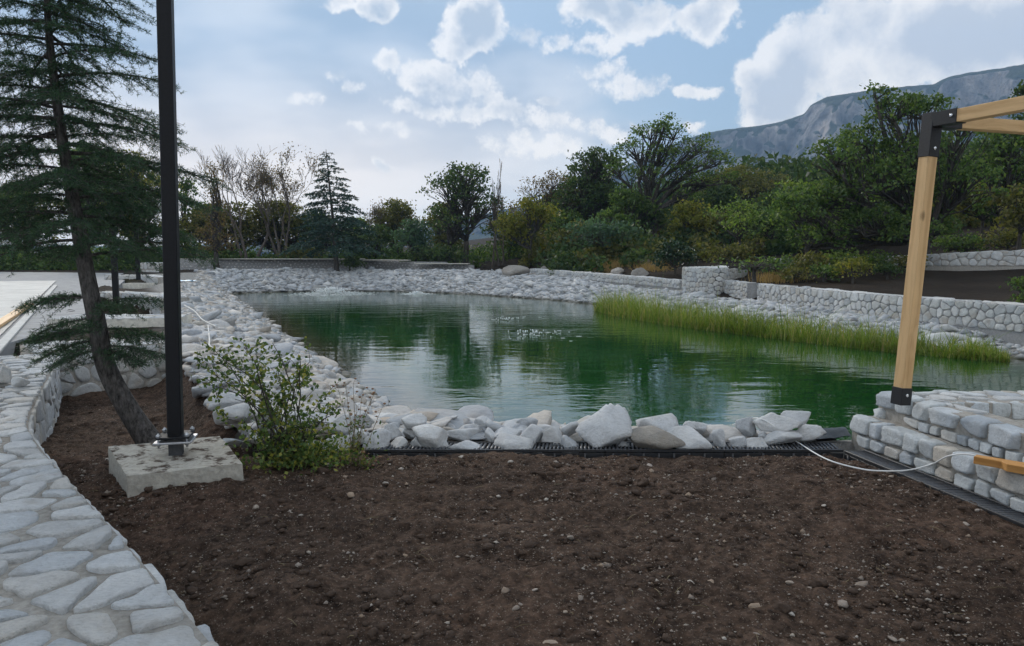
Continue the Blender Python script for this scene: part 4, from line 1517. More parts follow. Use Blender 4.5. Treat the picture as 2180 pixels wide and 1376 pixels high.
def build_soil():
    st = 0.022
    xs = np.arange(-6.2, 3.5, st)
    ys = np.arange(-0.8, 11.0, st)
    X, Y = np.meshgrid(xs, ys)
    near = np.exp(-np.hypot(X, Y) / 6)
    Z = soil_z(X, Y)
    Z = Z + 0.045 * fbm(X * 3, Y * 3, 3, 72) + 0.050 * np.clip(fbm(X * 9, Y * 9, 3, 73), -0.2, 1) + 0.036 * fbm(X * 22, Y * 22, 2, 74)
    Z = Z + 0.010 * np.sin(Y * 17 + 5 * fbm(X * 0.8, Y * 0.8, 2, 79)) * sstep(fbm(X * 0.5, Y * 0.5, 2, 80), -0.1, 0.2)      # rake marks
    c = fbm(X * 6.5, Y * 6.5, 2, 75)
    Z = Z + 0.05 * np.clip(c - 0.14, 0, 1)
    ins = in_poly(X, Y, BED).ravel()
    q = grid_faces(len(xs), len(ys))
    q = q[ins[q].any(1)]
    used = np.unique(q)
    mp = np.zeros(len(ins), np.int64)
    mp[used] = np.arange(len(used))
    V = np.stack([X, Y, Z], -1).reshape(-1, 3)[used]
    o = mk('soil_bed', V, [mp[q]], M['soil'], smooth=True, origin=np.zeros(3))
    tag(o, kind='structure')
    # stones and clods lying on it
    g = np.random.default_rng(81)

    def pick(n, clustered=False):
        out = np.zeros((0, 2))
        while len(out) < n:
            k = n * 3
            Yp = np.where(g.random(k) < 0.85, g.uniform(2.0, 6.2, k), g.uniform(6, 10, k))
            Xp = g.uniform(-0.75, 0.72, k) * Yp
            ok = in_poly(Xp, Yp, BED)
            if clustered:
                ok &= fbm(Xp * 1.6, Yp * 1.6, 3, 88) + 0.5 > g.uniform(0.25, 0.75, k)
            out = np.vstack([out, np.column_stack([Xp, Yp])[ok]])
        return out[:n]
    from_z = lambda P: soil_z(P[:, 0], P[:, 1]) + 0.045 * fbm(P[:, 0] * 3, P[:, 1] * 3, 3, 72) + 0.05 * np.clip(fbm(P[:, 0] * 9, P[:, 1] * 9, 3, 73), -0.2, 1)
    for nm, n, s0_, mat, lab in (('pebble_scatter', 13000, 0.0034, 'pebble', 'small pale grit and pebbles strewn over the soil'), ('clod_scatter', 5500, 0.0066, 'clod', 'small dark crumbs of earth over the soil')):
        P = pick(n, True)
        Zp = from_z(P)
        mb = MB()
        sv = [carve(1, np.random.default_rng(900 + i), 7, rough=0) if 'clod' in nm else (OCT[0] * np.random.default_rng(900 + i).uniform(0.6, 1.2, (6, 1)), OCT[1]) for i in range(6)]
        for k in range(n):
            V, F = sv[k % 6]
            s = min(0.026, s0_ * g.lognormal(0, 0.62))
            mb.add(V * np.array([s * 1.3, s, s * 0.7]) @ rot_z(g.uniform(0, 6.28)) + np.array([P[k, 0], P[k, 1], Zp[k] + s * 0.25]), F)
        o = mb.build(nm, M[mat])
        tag(o, lab, 'gravel' if 'pebble' in nm else 'soil', kind='stuff')
    mb = MB()
    P = pick(150)
    Zp = from_z(P)
    for k in range(150):
        a = g.uniform(0, 6.28)
        L = g.uniform(0.015, 0.05)
        d = np.array([math.cos(a) * L, math.sin(a) * L, g.uniform(-0.004, 0.012)])
        c0 = np.array([P[k, 0], P[k, 1], Zp[k] + 0.008])
        mb.tube(np.array([c0 - d, c0 + np.array([0, 0, 0.006]), c0 + d]), 0.0016, 3)
    tag(mb.build('straw_litter', M['stem']), 'thin dry stalks and twigs lying on the soil', 'litter', kind='stuff')
    P = pick(84)
    Zp = from_z(P)
    ms = {}
    for k in range(84):
        cl = k < 24
        j = k % 6
        key = (cl, j)
        if key not in ms:
            V, F = carve(3 if cl else 2, np.random.default_rng(950 + j), 9, rough=0.14 if cl else 0.03)
            ms[key] = raw_mesh('clod' if cl else 'pebble', V, [F], True)
            ms[key].materials.append(M['clod' if cl else 'pebble'])
        s = g.uniform(0.014, 0.034) if cl else g.uniform(0.009, 0.022)
        o = link('soil_clod' if cl else 'loose_stone', ms[key], None, None, (P[k, 0], P[k, 1], Zp[k] + s * 0.3))
        o.scale = (s * 1.3, s, s * (0.8 if cl else 0.5))
        o.rotation_euler = (g.normal(0, 0.2), g.normal(0, 0.2), g.uniform(0, 6.28))
        if cl:
            tag(o, 'fist-sized dark clod of earth lying on the soil bed', 'clod', 'clods on the soil bed')
        else:
            tag(o, 'single pale stone lying loose on the soil bed', 'stone', 'loose stones on the soil bed')


build_soil()

# two broken stones on the wall top at the left edge
for i, (px, py, w, h) in enumerate(((12, 800, 46, 42), (42, 812, 34, 28))):
    V, F = carve(4, np.random.default_rng(60 + i), 9, rough=0.03)
    V = V / np.abs(V).max(0)
    c = atz(px, py + h * 0.4, 0.26)
    s = c[1] / FPX
    V = V * np.array([w * s / 2, w * s / 2, h * s / 2]) + c + np.array([0, 0, h * s / 2 * 0.92])
    tag(mk('broken_stone', V, [F], M['facestone'], smooth=True), ('larger' if i == 0 else 'smaller brownish') + ' broken stone lying on the curved wall at the left edge', 'stone', 'broken stones on the curved wall')

# ------------------------------------------------------------------ concrete footing with the black lamp post
def build_lamp():
    g = np.random.default_rng(4)
    b = np.array(BLK)
    zt = np.array([0.155, 0.135, 0.150, 0.145])
    bm = bmesh.new()
    tops = [bm.verts.new((b[k][0], b[k][1], zt[k])) for k in range(4)]
    c = b.mean(0)
    lows = [bm.verts.new((c[0] + (b[k][0] - c[0]) * 1.04, c[1] + (b[k][1] - c[1]) * 1.04, -0.45)) for k in range(4)]
    bm.faces.new(tops)
    bm.faces.new(lows[::-1])
    for k in range(4):
        bm.faces.new((tops[k], lows[k], lows[(k + 1) % 4], tops[(k + 1) % 4]))
    bmesh.ops.recalc_face_normals(bm, faces=bm.faces)
    bmesh.ops.subdivide_edges(bm, edges=bm.edges, cuts=14, use_grid_fill=True)
    for v in bm.verts:
        e = fbm(np.array([v.co.x * 5]), np.array([v.co.y * 5 + v.co.z * 3]), 3, 3)[0]
        f = fbm(np.array([v.co.x * 22]), np.array([v.co.y * 22 + v.co.z * 15]), 3, 4)[0]
        v.co += v.normal * (0.03 * e + 0.012 * f)
    me = bpy.data.meshes.new('footing')
    bm.to_mesh(me)
    bm.free()
    m, t, bs = material('footing_concrete')
    geo = t.node('ShaderNodeNewGeometry')
    pos = geo.outputs['Position']
    nz = t.node('ShaderNodeSeparateXYZ', ins={0: geo.outputs['Normal']}).outputs[2]
    n = t.noise(pos, 9.0, 7.0, 0.65)
    col = t.ramp(t.noise(pos, 30.0, 5.0, 0.65), [(0.3, (0.34, 0.32, 0.28)), (0.7, (0.52, 0.49, 0.43))])
    dirt = t.m('MULTIPLY', t.smooth(n, 0.49, 0.62), t.smooth(nz, 0.5, 0.9))
    col = t.mix(dirt, col, (0.075, 0.055, 0.043))
    t.put(bs.inputs['Base Color'], col)
    bs.inputs['Roughness'].default_value = 0.95
    bs.inputs['Specular IOR Level'].default_value = 0.1
    t.put(bs.inputs['Normal'], t.bump(n, 0.6, 0.04))
    o = link('footing_block', me, m)
    tag(o, 'cracked pale concrete footing block with soil on top, under the near lamp post', 'footing')
    # the post
    foot = atz(375, 966, 0.15)
    lab = ['tall black square lamp post on a bolted plate, nearest the camera', 'black lamp post half hidden behind the cedar foliage', 'farthest black lamp post beyond the concrete trough']
    places = [(foot, 0.094, 4.3, (0.020, 0.0)), (aty(249, 668, 20.6), 0.15, 3.0, (0, 0)), (aty(295, 597, 29.5), 0.15, 2.6, (0, 0))]
    for k, (f, w, hgt, ln) in enumerate(places):
        f = np.array(f)
        th = thing('lamp_post', f, lab[k], 'lamp post', 'black lamp posts along the promenade')
        rz = R(12) if k == 0 else 0.3
        ax = rot_z(rz)
        top = f + np.array([ln[0] * hgt, ln[1] * hgt, hgt])
        up = (math.cos(rz), math.sin(rz), 0)
        zs = 0.125 if k == 0 else 0.02
        ps = f + (top - f) * (zs / hgt)
        if k == 0:
            bar('stub', f - np.array([0, 0, 0.15]), ps - np.array([0, 0, 0.03]), w * 0.92, w * 0.92, M['stub'], th, up)
            for nm, z, s, mt in (('base_plate', -0.022, 0.125, 'zinc'), ('flange', 0.010, 0.108, 'black')):
                me = bevel_box_mesh(nm, s, s, 0.007, 0.003)
                p = link(nm, me, M[mt], th, ps + np.array([0, 0, z]))
                p.rotation_euler = (0, 0, rz)
            bolt = MB()
            bolt.tube([(0, 0, -0.055), (0, 0, 0.045)], 0.008, 8)
            for z in (-0.04, 0.022):
                bolt.tube([(0, 0, z), (0, 0, z + 0.013)], 0.016, 6)
            bme = raw_mesh('bolt', np.concatenate(bolt.V), bolt.faces())
            bme.materials.append(M['zinc'])
            for sx in (-1, 1):
                for sy in (-1, 1):
                    q = np.array([sx * 0.093, sy * 0.093, 0]) @ ax
                    link('bolt', bme, None, th, ps + q)
        bar('post', ps, top, w, w, M['black'], th, up, bev=0.006)
        cap = link('cap', bevel_box_mesh('cap', w * 0.55, w * 0.55, 0.012, 0.004), M['black'], th, top + np.array([0, 0, 0.014]))
        cap.rotation_euler = (0, 0, rz)


build_lamp()

# ------------------------------------------------------------------ drain channel of black grating
def build_drain():
    def run(p0, p1, label, nseg, hw):
        p0, p1 = np.array(p0, float), np.array(p1, float)
        d = (p1 - p0)
        L = np.linalg.norm(d)
        d /= L
        nn = np.array([-d[1], d[0]])
        sl = None
        for k in range(nseg):
            a = p0 + d * (L * k / nseg + 0.003)
            b = p0 + d * (L * (k + 1) / nseg - 0.003)
            c = (a + b) / 2
            th = thing('drain_channel', (c[0], c[1], -0.1), label[k] if isinstance(label, list) else label, 'drain', 'sections of the black drain channel')
            for s in (-1, 1):
                bar('side_rail', (*(a + nn * hw * s), 0.012), (*(b + nn * hw * s), 0.012), 0.022, 0.014, M['plastic'], th, bev=0.002)
                bar('channel_side', (*(a + nn * (hw + 0.004) * s), -0.055), (*(b + nn * (hw + 0.004) * s), -0.055), 0.10, 0.006, M['plastic'], th, bev=0.001)
            bar('channel_floor', (*a, -0.105), (*b, -0.105), 0.006, hw * 1.9, M['plastic'], th, bev=0.001)
            bar('centre_rail', (*a, 0.008), (*b, 0.008), 0.014, 0.010, M['plastic'], th, bev=0.002)
            LL = np.linalg.norm(b - a)
            m = int(LL / 0.031)
            if sl is None:
                mb = MB()
                sk = 0.012
                ax = np.array([[d[0], d[1], 0], [nn[0], nn[1], 0], [0, 0, 1.0]])
                hx, hy, hz = 0.0080, hw - 0.008, 0.008
                s = np.array([[-1, -1, -1], [1, -1, -1], [1, 1, -1], [-1, 1, -1], [-1, -1, 1], [1, -1, 1], [1, 1, 1], [-1, 1, 1]], float) * np.array([hx, hy, hz])
                s[:, 0] += s[:, 1] / hy * sk
                mb.add(s @ ax, BOXF)
                sl = raw_mesh('slat', np.concatenate(mb.V), mb.faces())
                sl.materials.append(M['slat'])
            for i in range(m):
                q = a + d * LL * (i + 0.5) / m
                link('slat', sl, None, th, (q[0], q[1], 0.010))
            for i in range(int(LL / 0.12)):                       # ribs on the outer side
                q = a + d * (0.06 + 0.12 * i) + nn * (-hw - 0.013)
                link('rib', RIB, None, th, (q[0], q[1], -0.05))
    rb = MB()
    rb.box((0, 0, 0), (0.008, 0.008, 0.045))
    RIB = raw_mesh('rib', np.concatenate(rb.V), rb.faces())
    RIB.materials.append(M['plastic'])
    run((-1.15, 5.925), (2.62, 5.925), ['leftmost section of black drain channel, next to the rose bush', 'second section from the left of the black drain under the boulders', 'third section from the left of the black drain under the boulders',
                                    'section of black drain under the boulders ending at the stepped terrace'], 4, 0.115)
    run((2.700, 5.80), (3.31, 2.9), ['section of black drain leaving the corner along the stepped terrace', 'middle section of black drain along the stepped terrace', 'nearest section of black drain at the right edge'], 3, 0.085)


build_drain()

# ------------------------------------------------------------------ stepped terrace of stone blocks on the right
D1 = np.array([0.165, -0.986])                # along the terrace, towards the camera
N1 = np.array([-0.986, -0.165])               # its outward face
A1 = np.array([2.80, 6.12])                   # far corner of the lower step
A2 = np.array([3.00, 6.10])                   # far corner of the upper step


def build_terrace():
    g = np.random.default_rng(17)
    th = thing('stepped_terrace', (3.6, 5.0, 0), 'two-stepped terrace of rough pale stone blocks with a sunken floor, at right', 'terrace')
    Ltot = 3.6

    def poly_core(name, pts, z0, z1, mat):
        o = flat_poly(name, pts, z1, mat, z1 - z0, th)
        return o
    ins = 0.025
    a1, a2 = A1 - N1 * ins, A2 - N1 * ins
    e1, e2 = a1 + D1 * Ltot, a2 + D1 * Ltot
    inner = a2 - N1 * 0.30
    innere = e2 - N1 * 0.17
    poly_core('core', [tuple(a1), tuple(e1), tuple(e2 + D1 * 0), tuple(a2)], -0.3, 0.225, M['mortar'])
    poly_core('core', [tuple(a2), tuple(e2), tuple(innere), tuple(inner)], -0.3, 0.425, M['mortar'])
    by = 6.09
    poly_core('core', [(inner[0], by), (inner[0], by - 0.44), (inner[0] + 3.5, by - 0.44), (inner[0] + 3.5, by)], -0.9, 0.426, M['mortar'])
    poly_core('floor_slab', [tuple(inner + D1 * 0.44), tuple(innere), (7.2, innere[1]), (7.2, by - 0.44)], -0.3, 0.30, M['concrete'])
    ax = np.array([[D1[0], D1[1], 0], [-N1[0], -N1[1], 0], [0, 0, 1.0]])

    def course(A, z0, z1, wmin, wmax, depth, start=0.0, end=Ltot, skip=0.0, out=0.0, drop=0.0):
        u = start
        while u < end:
            w = g.uniform(wmin, wmax)
            if g.random() >= skip:
                hz = (z1 - z0) / 2 * g.uniform(0.88, 1.06)
                dd = depth * g.uniform(0.8, 1.15)
                c2 = A + D1 * (u + w / 2) - N1 * (dd / 2 - 0.012 - out - g.uniform(0, 0.014))
                block_part('block', (c2[0], c2[1], (z0 + z1) / 2 + g.uniform(-0.004, 0.006)), (w / 2 * 0.95, dd / 2, hz), ax @ np.eye(3), g, M['block'], th)
            u += w + g.uniform(0.004, 0.016)
    course(A1, 0.110, 0.236, 0.13, 0.27, 0.17)
    course(A1, 0.012, 0.096, 0.09, 0.20, 0.10, start=0.10, drop=0.02)
    course(A2, 0.315, 0.437, 0.14, 0.27, 0.19)
    course(A2, 0.232, 0.300, 0.07, 0.18, 0.09, start=0.35, skip=0.12)
    # flat stones set in the tops
    def tops(A, width, z, su, sv, v0, L=Ltot):
        for c in cells(L, width, su, sv, g, 0.4):
            if poly_area(c) < 0.002:
                continue
            V, Fs = pillow(c, g, 0.010, 0.010, 0.03)
            P = A + D1 * V[:, 0:1] - N1 * (V[:, 1:2] + v0)
            mk('paving_stone', np.column_stack([P, z + V[:, 2]]), [f for f in Fs], M['capstone'], th, smooth=True)
    tops(A2, 0.11, 0.426, 0.24, 0.11, 0.165, 0.9)
    # back wall: its top stones and the blocks of its inner face
    for c in cells(3.4, 0.34, 0.22, 0.17, g, 0.4):
        if poly_area(c) < 0.002:
            continue
        V, Fs = pillow(c, g, 0.010, 0.010, 0.03)
        mk('paving_stone', np.column_stack([inner[0] - 0.05 + V[:, 0], by - 0.34 + V[:, 1], 0.427 + V[:, 2]]), [f for f in Fs], M['capstone'], th, smooth=True)
    u = inner[0] + 0.04
    while u < inner[0] + 3.3:
        w = g.uniform(0.11, 0.17)
        block_part('block', (u + w / 2, by - 0.40, 0.365), (w / 2 * 0.96, 0.055, 0.068), np.eye(3), g, M['block'], th)
        u += w + g.uniform(0.006, 0.02)
    u = A2[0] - 0.02
    while u < inner[0] + 3.3:                                    # pond side of the back wall
        w = g.uniform(0.16, 0.3)
        for z0, z1 in ((0.31, 0.436), (0.19, 0.30), (0.06, 0.18), (-0.08, 0.05), (-0.25, -0.09), (-0.45, -0.26)):
            if z0 < 0.2 or u > A2[0] + 0.2:
                block_part('block', (u + w / 2, by - 0.02, (z0 + z1) / 2), (w / 2 * 0.95, 0.06, (z1 - z0) / 2), np.eye(3), g, M['block'], th, sub=2)
        u += w + 0.01


build_terrace()

# ------------------------------------------------------------------ timber pergola frame on the terrace
def build_pergola():
    f = atz(1917, 861, 0.440)
    top = aty(1986, 243, f[1] + 0.02)
    th = thing('pergola_frame', f, 'timber pergola frame with black corner brackets standing on the stepped terrace', 'pergola')
    d1 = np.array([0.33, -0.944, 0.0])
    d2 = np.array([0.944, 0.33, 0.0])
    up = tuple(d1)
    w = 0.088
    ax = (top - f) / np.linalg.norm(top - f)
    top = f + ax * (top[2] - f[2]) / ax[2]
    bar('post', f + ax * 0.01, top - ax * 0.005, w, w, M['timber'], th, up, bev=0.003)
    s = w + 0.012
    bb = bar('base_bracket', f, f + ax * 0.13, s, s, M['bracket'], th, up, bev=0.003)
    cb = bar('corner_bracket', top - ax * 0.31, top + ax * 0.004, s, s, M['bracket'], th, up, bev=0.003)
    mid = top - ax * (s / 2)
    ends = []
    for d in (d1, d2):
        bar('bracket_arm', mid + d * 0.03, mid + d * 0.24, s, s, M['bracket'], cb, (0, 0, 1), bev=0.003)
        e = mid + d * 2.7
        bar('beam', mid + d * 0.08, e, w, w, M['timber'], th, (0, 0, 1), bev=0.003)
        ends.append(e)
        bar('post', (e[0], e[1], 0.30), (e[0], e[1], e[2] - w / 2), w, w, M['timber'], th, up, bev=0.003)
    far = ends[1] + d1 * 2.7
    bar('beam', ends[1], far, w, w, M['timber'], th, (0, 0, 1), bev=0.003)
    bar('beam', ends[0], far, w, w, M['timber'], th, (0, 0, 1), bev=0.003)
    bm = MB()
    bm.tube([(0, 0, 0), (0, 0, 0.004), (0, 0, 0.006)], [0.013, 0.013, 0.008], 14)
    me = raw_mesh('bolt', np.concatenate(bm.V), bm.faces(), True)
    me.materials.append(M['bolt'])
    nl, nr = -d2, d1                      # the two faces the camera sees
    def bolt(p, n, par):
        o = link('bolt', me, None, par, p)
        o.rotation_euler = Vector(n).to_track_quat('Z', 'Y').to_euler()
    bolt(f + ax * 0.075 + nr * (s / 2), nr, bb)
    bolt(top - ax * 0.25 + nr * (s / 2), nr, cb)
    bolt(mid + d1 * 0.20 - d2 * (s / 2) + np.array([0, 0, 0.005]), nl, cb)


build_pergola()


def build_plank():
    # short notched timber lying on the lower step at the right edge
    c = atz(2072, 985, 0.26)
    pts = [(0, 0), (0.15, 0.0), (0.19, -0.045), (0.50, -0.045), (0.50, 0.075), (0, 0.065)]
    bm = bmesh.new()
    d = np.array([0.97, 0.0])
    vs = []
    for x, y in pts:
        vs.append(bm.verts.new((c[0] + x, c[1] + y, 0.300)))
    f = bm.faces.new(vs)
    ex = bmesh.ops.extrude_face_region(bm, geom=[f])
    for v in ex['geom']:
        if isinstance(v, bmesh.types.BMVert):
            v.co.z -= 0.048
    bmesh.ops.recalc_face_normals(bm, faces=bm.faces)
    bmesh.ops.bevel(bm, geom=list(bm.edges), offset=0.003, segments=1, affect='EDGES')
    # length along local Z for the grain
    me = bpy.data.meshes.new('timber_offcut')
    o0 = Vector((c[0], c[1], 0.27))
    rot = Matrix.Rotation(-PI / 2, 3, 'Y')
    for v in bm.verts:
        v.co = rot @ (v.co - o0)
    bm.to_mesh(me)
    bm.free()
    o = link('timber_offcut', me, M['timberdark'], None, tuple(o0))
    o.rotation_euler = (Matrix.Rotation(-0.80, 3, 'Z') @ rot.inverted()).to_euler()
    tag(o, 'notched orange-brown timber offcut lying on the lower terrace step', 'timber')


build_plank()


# ------------------------------------------------------------------ cables, liner and litter
def cable(name, pts, r, mat, label, per=10):
    mb = MB()
    mb.tube(catmull(pts, per), r, 8)
    o = mb.build(name, M[mat], smooth=True)
    tag(o, label, 'cable')


cable('white_cable', [atz(1560, 905, 0.05), aty(1592, 893, 6.30), aty(1622, 893, 6.12), aty(1660, 916, 6.03), aty(1700, 943, 5.97), atz(1760, 978, 0.055), atz(1830, 998, 0.05), atz(1880, 1003, 0.05), atz(1935, 1001, 0.04), atz(1985, 988, 0.10), atz(2020, 971, 0.25), atz(2065, 968, 0.27), atz(2120, 985, 0.25)],
      0.0055, 'white', 'thin white cable looping from the boulders over the drain to the terrace')
def bankpt(px, py, lift=0.12):
    z = 0.0
    for _ in range(25):
        p = atz(px, py, z)
        z = 0.5 * z + 0.5 * (ground_z(np.array([p[0]]), np.array([p[1]]))[0] + lift)
    return atz(px, py, z)


cable('white_pipe', [bankpt(392, 650), bankpt(415, 664), bankpt(432, 682), bankpt(462, 697)], 0.014, 'pipe', 'upper piece of white pipe lying on the left rubble bank')
cable('white_pipe', [bankpt(443, 694), bankpt(446, 722), bankpt(448, 738), bankpt(478, 747), bankpt(506, 755)], 0.012, 'pipe', 'lower bent white pipe lying on the left rubble bank')


def build_blue():
    c = bankpt(396, 602, 0.25)
    mb = MB()
    xs, ys = np.linspace(-0.38, 0.30, 12), np.linspace(-0.35, 0.35, 10)
    X, Y = np.meshgrid(xs, ys)
    Z = 0.16 * (fbm(X * 4, Y * 4, 3, 5) + 0.4)
    V = np.stack([X, Y, Z], -1).reshape(-1, 3)
    q = grid_faces(12, 10)
    V2 = V - np.array([0, 0, 0.01])
    mb.add(V + c, q)
    mb.add(V2 + c, q[:, ::-1])
    tag(mb.build('plastic_sack', M['blueplastic'], smooth=True), 'crumpled bright blue plastic sack on the far end of the left bank', 'sack')


build_blue()


def build_liner():
    # loose fold of black pond liner where the rocks stop short of the terrace
    U, V = np.meshgrid(np.linspace(0, 1, 40), np.linspace(0, 1, 26))
    x = 2.02 + 0.80 * U
    y = 6.12 + 0.75 * V
    z = 0.03 + 0.10 * np.exp(-((V - 0.30 - 0.1 * np.sin(U * 5)) / 0.16) ** 2) * sstep(U, 0, 0.25) - 0.45 * V ** 1.5 + 0.03 * fbm(U * 6, V * 6, 3, 6)
    P = np.stack([x, y, z], -1).reshape(-1, 3)
    q = grid_faces(40, 26)
    mb = MB()
    mb.add(P, q)
    mb.add(P - np.array([0, 0, 0.006]), q[:, ::-1])
    tag(mb.build('pond_liner', M['liner'], smooth=True), 'folded black pond liner showing between the boulders and the terrace', 'liner')


build_liner()


# ------------------------------------------------------------------ fountains
def build_fountains():
    lab = ['widest white fountain splash near the far bank', 'small white fountain splash right of the widest one', 'faint broad splash in mid pond, upper one', 'faint splash in mid pond, lower one']
    for k, (p, r, hgt, n) in enumerate(zip(FOUNT, (2.3, 0.9, 1.5, 1.6), (0.34, 0.12, 0.06, 0.10), (700, 200, 20, 40))):
        g = np.random.default_rng(40 + k)
        th = thing('fountain', p, lab[k], 'fountain', 'fountain splashes on the pond')
        D, F = ICO[1]
        mb = MB()
        for i in range(n):                                    # thrown drops
            a = g.uniform(0, 2 * PI)
            q = abs(g.normal(0, 0.32))
            rr = r * 0.75 * q
            z = hgt * max(0, 1 - (q / 0.8) ** 2) * g.uniform(0.1, 1)
            s = g.uniform(0.008, 0.024) * (1.3 if k == 0 else 1)
            mb.add(D * np.array([s, s, s * 1.5]) + p + np.array([rr * math.cos(a), rr * math.sin(a), z + 0.01]), F)
        o = mb.build('spray', M['foam'], th, smooth=True)
        o['kind'] = 'stuff'
        mb = MB()
        for i in range(int(n * (1.2 if k < 2 else 0.5))):      # flecks of foam lying on the water
            a = g.uniform(0, 2 * PI)
            rr = r * math.sqrt(g.uniform(0, 1)) * g.uniform(0.5, 1.1)
            s = g.uniform(0.012, 0.05)
            mb.add(D * np.array([s * 1.8, s, 0.006]) + p + np.array([rr * math.cos(a), rr * math.sin(a), 0.004]), F)
        o = mb.build('foam', M['foam'], th, smooth=True)
        o['kind'] = 'stuff'


build_fountains()

# ------------------------------------------------------------------ vegetation
def leaf_quads(C, g, ln, wd, up=0.25, dirs=None):
    """pointed leaf-shaped faces at the points C"""
    n = len(C)
    if dirs is None:
        dirs = g.normal(size=(n, 3))
        dirs[:, 2] -= up
    dirs = dirs / (np.linalg.norm(dirs, axis=1)[:, None] + 1e-9)
    s = np.cross(dirs, g.normal(size=(n, 3)))
    s /= np.linalg.norm(s, axis=1)[:, None] + 1e-9
    L = (ln * g.uniform(0.65, 1.35, n))[:, None]
    Wd = (wd * g.uniform(0.7, 1.3, n))[:, None]
    V = np.stack([C - dirs * L * 0.5, C + s * Wd * 0.5 - dirs * L * 0.05, C + dirs * L * 0.5, C - s * Wd * 0.5 - dirs * L * 0.05], 1).reshape(-1, 3)
    Q = np.arange(n * 4).reshape(n, 4)
    return V, Q


def bend(a, b, g, k=5, sag=0.0, wob=0.08):
    """a crooked limb from a to b"""
    t = np.linspace(0, 1, k)[:, None]
    L = np.linalg.norm(b - a)
    P = a + (b - a) * t
    w = np.cumsum(g.normal(0, wob * L / k, (k, 3)), axis=0)
    w -= t * w[-1]
    P = P + w * np.sin(t * PI)
    P[:, 2] += sag * L * np.sin(t[:, 0] * PI)
    return P


def lobes_auto(g, Rc, zb, zt, n, flat=0.75):
    out = []
    H = zt - zb
    for i in range(n):
        a = g.uniform(0, 2 * PI) + i * 2.4
        h = (i + 0.5) / n
        pr = math.sqrt(max(0.05, 1 - (2 * h - 0.85) ** 2 * 0.8))
        rr = Rc * pr * g.uniform(0.25, 0.72)
        s = Rc * g.uniform(0.42, 0.62)
        out.append((rr * math.cos(a), rr * math.sin(a), zb + s * flat * 0.8 + (H - 1.7 * s * flat) * h, s, s, s * flat))
    s = Rc * 0.45
    out.append((g.normal(0, 0.12) * Rc, 0, zt - s * flat, s, s, s * flat))
    return out


def broad_tree(name, label, loc, top, Rc, mat, seed, leaf=0.20, cover=3.4, crown_base=None, nl=7, lobes=None, bark='bark', trunk_r=None, stems=1, lean=(0, 0), group=None, clump=0.42, cat='tree', limbs_dark=True, spread=0.4, flat=0.75):
    g = np.random.default_rng(seed)
    loc = np.array(loc, float)
    H = top - loc[2]
    cb = H * 0.14 if crown_base is None else crown_base
    th = thing(name, loc, label, cat, group)
    if lobes is None:
        lobes = lobes_auto(g, Rc, cb, H, nl, flat)
    tr = trunk_r or max(0.05, 0.028 * H)
    wood = MB()
    leaves = []
    clumps = []
    for st in range(stems):
        off = np.array([g.normal(0, 0.25), g.normal(0, 0.25), 0]) * (stems > 1)
        fork = np.array([lean[0] * cb + off[0] * 3, lean[1] * cb + off[1] * 2, cb * g.uniform(0.75, 1.0) + 0.25])
        tk = bend(off + np.array([0, 0, -0.3]), fork, g, 6, 0, 0.10)
        wood.tube(tk + loc, np.linspace(tr * 1.25, tr * 0.8, 6), 8)
        mine = [lb for k, lb in enumerate(lobes) if k % stems == st]
        for lb in mine:
            c = np.array(lb[:3])
            r = np.array(lb[3:])
            lim = bend(fork, c - np.array([0, 0, r[2] * 0.3]), g, 6, 0.06, 0.30)
            wood.tube(lim + loc, np.linspace(tr * 0.62, tr * 0.22, 6), 6)
            nc = max(5, int(4 * PI * (r.mean() / clump) ** 2 * 0.30))
            d = g.normal(size=(nc, 3))
            d /= np.linalg.norm(d, axis=1)[:, None]
            d[:, 2] = np.where(d[:, 2] < -0.35, -d[:, 2], d[:, 2])
            cc = c + d * r * (g.uniform(0.35, 1.0, nc) ** 0.5)[:, None]
            for q in cc:
                k = g.integers(2, 6)
                wood.tube(bend(lim[k], q, g, 4, 0.05, 0.14) + loc, [tr * 0.20, tr * 0.14, tr * 0.09, tr * 0.05], 3, cap=False)
            clumps.append(cc)
    clumps = np.vstack(clumps)
    area = PI * Rc * (H - cb) / 2 * 1.0
    n = int(cover * area / (leaf * leaf * 0.32))
    n = min(n, 16000)
    wts = g.lognormal(0, 0.5, len(clumps))
    idx = g.choice(len(clumps), n, p=wts / wts.sum())
    sc = clump * g.uniform(0.55, 1.1, len(clumps))
    P = clumps[idx] + g.normal(size=(n, 3)) * np.array([1, 1, 0.55]) * (sc[idx] * 0.62)[:, None]
    V, Q = leaf_quads(P + loc, g, leaf, leaf * 0.62)
    wood.build('trunk', M[bark], th, smooth=True)
    mk('crown', V, [Q], M[mat], th)
    return th


def px_tree(name, label, px, Y, ytop, wpx, mat, seed, **kw):
    x = aty(px, 600, Y)[0]
    zg = float(ground_z(np.array([x]), np.array([Y]))[0])
    top = aty(px, ytop, Y)[2]
    return broad_tree(name, label, (x, Y, zg), top, wpx / 2 / FPX * Y, mat, seed, **kw)


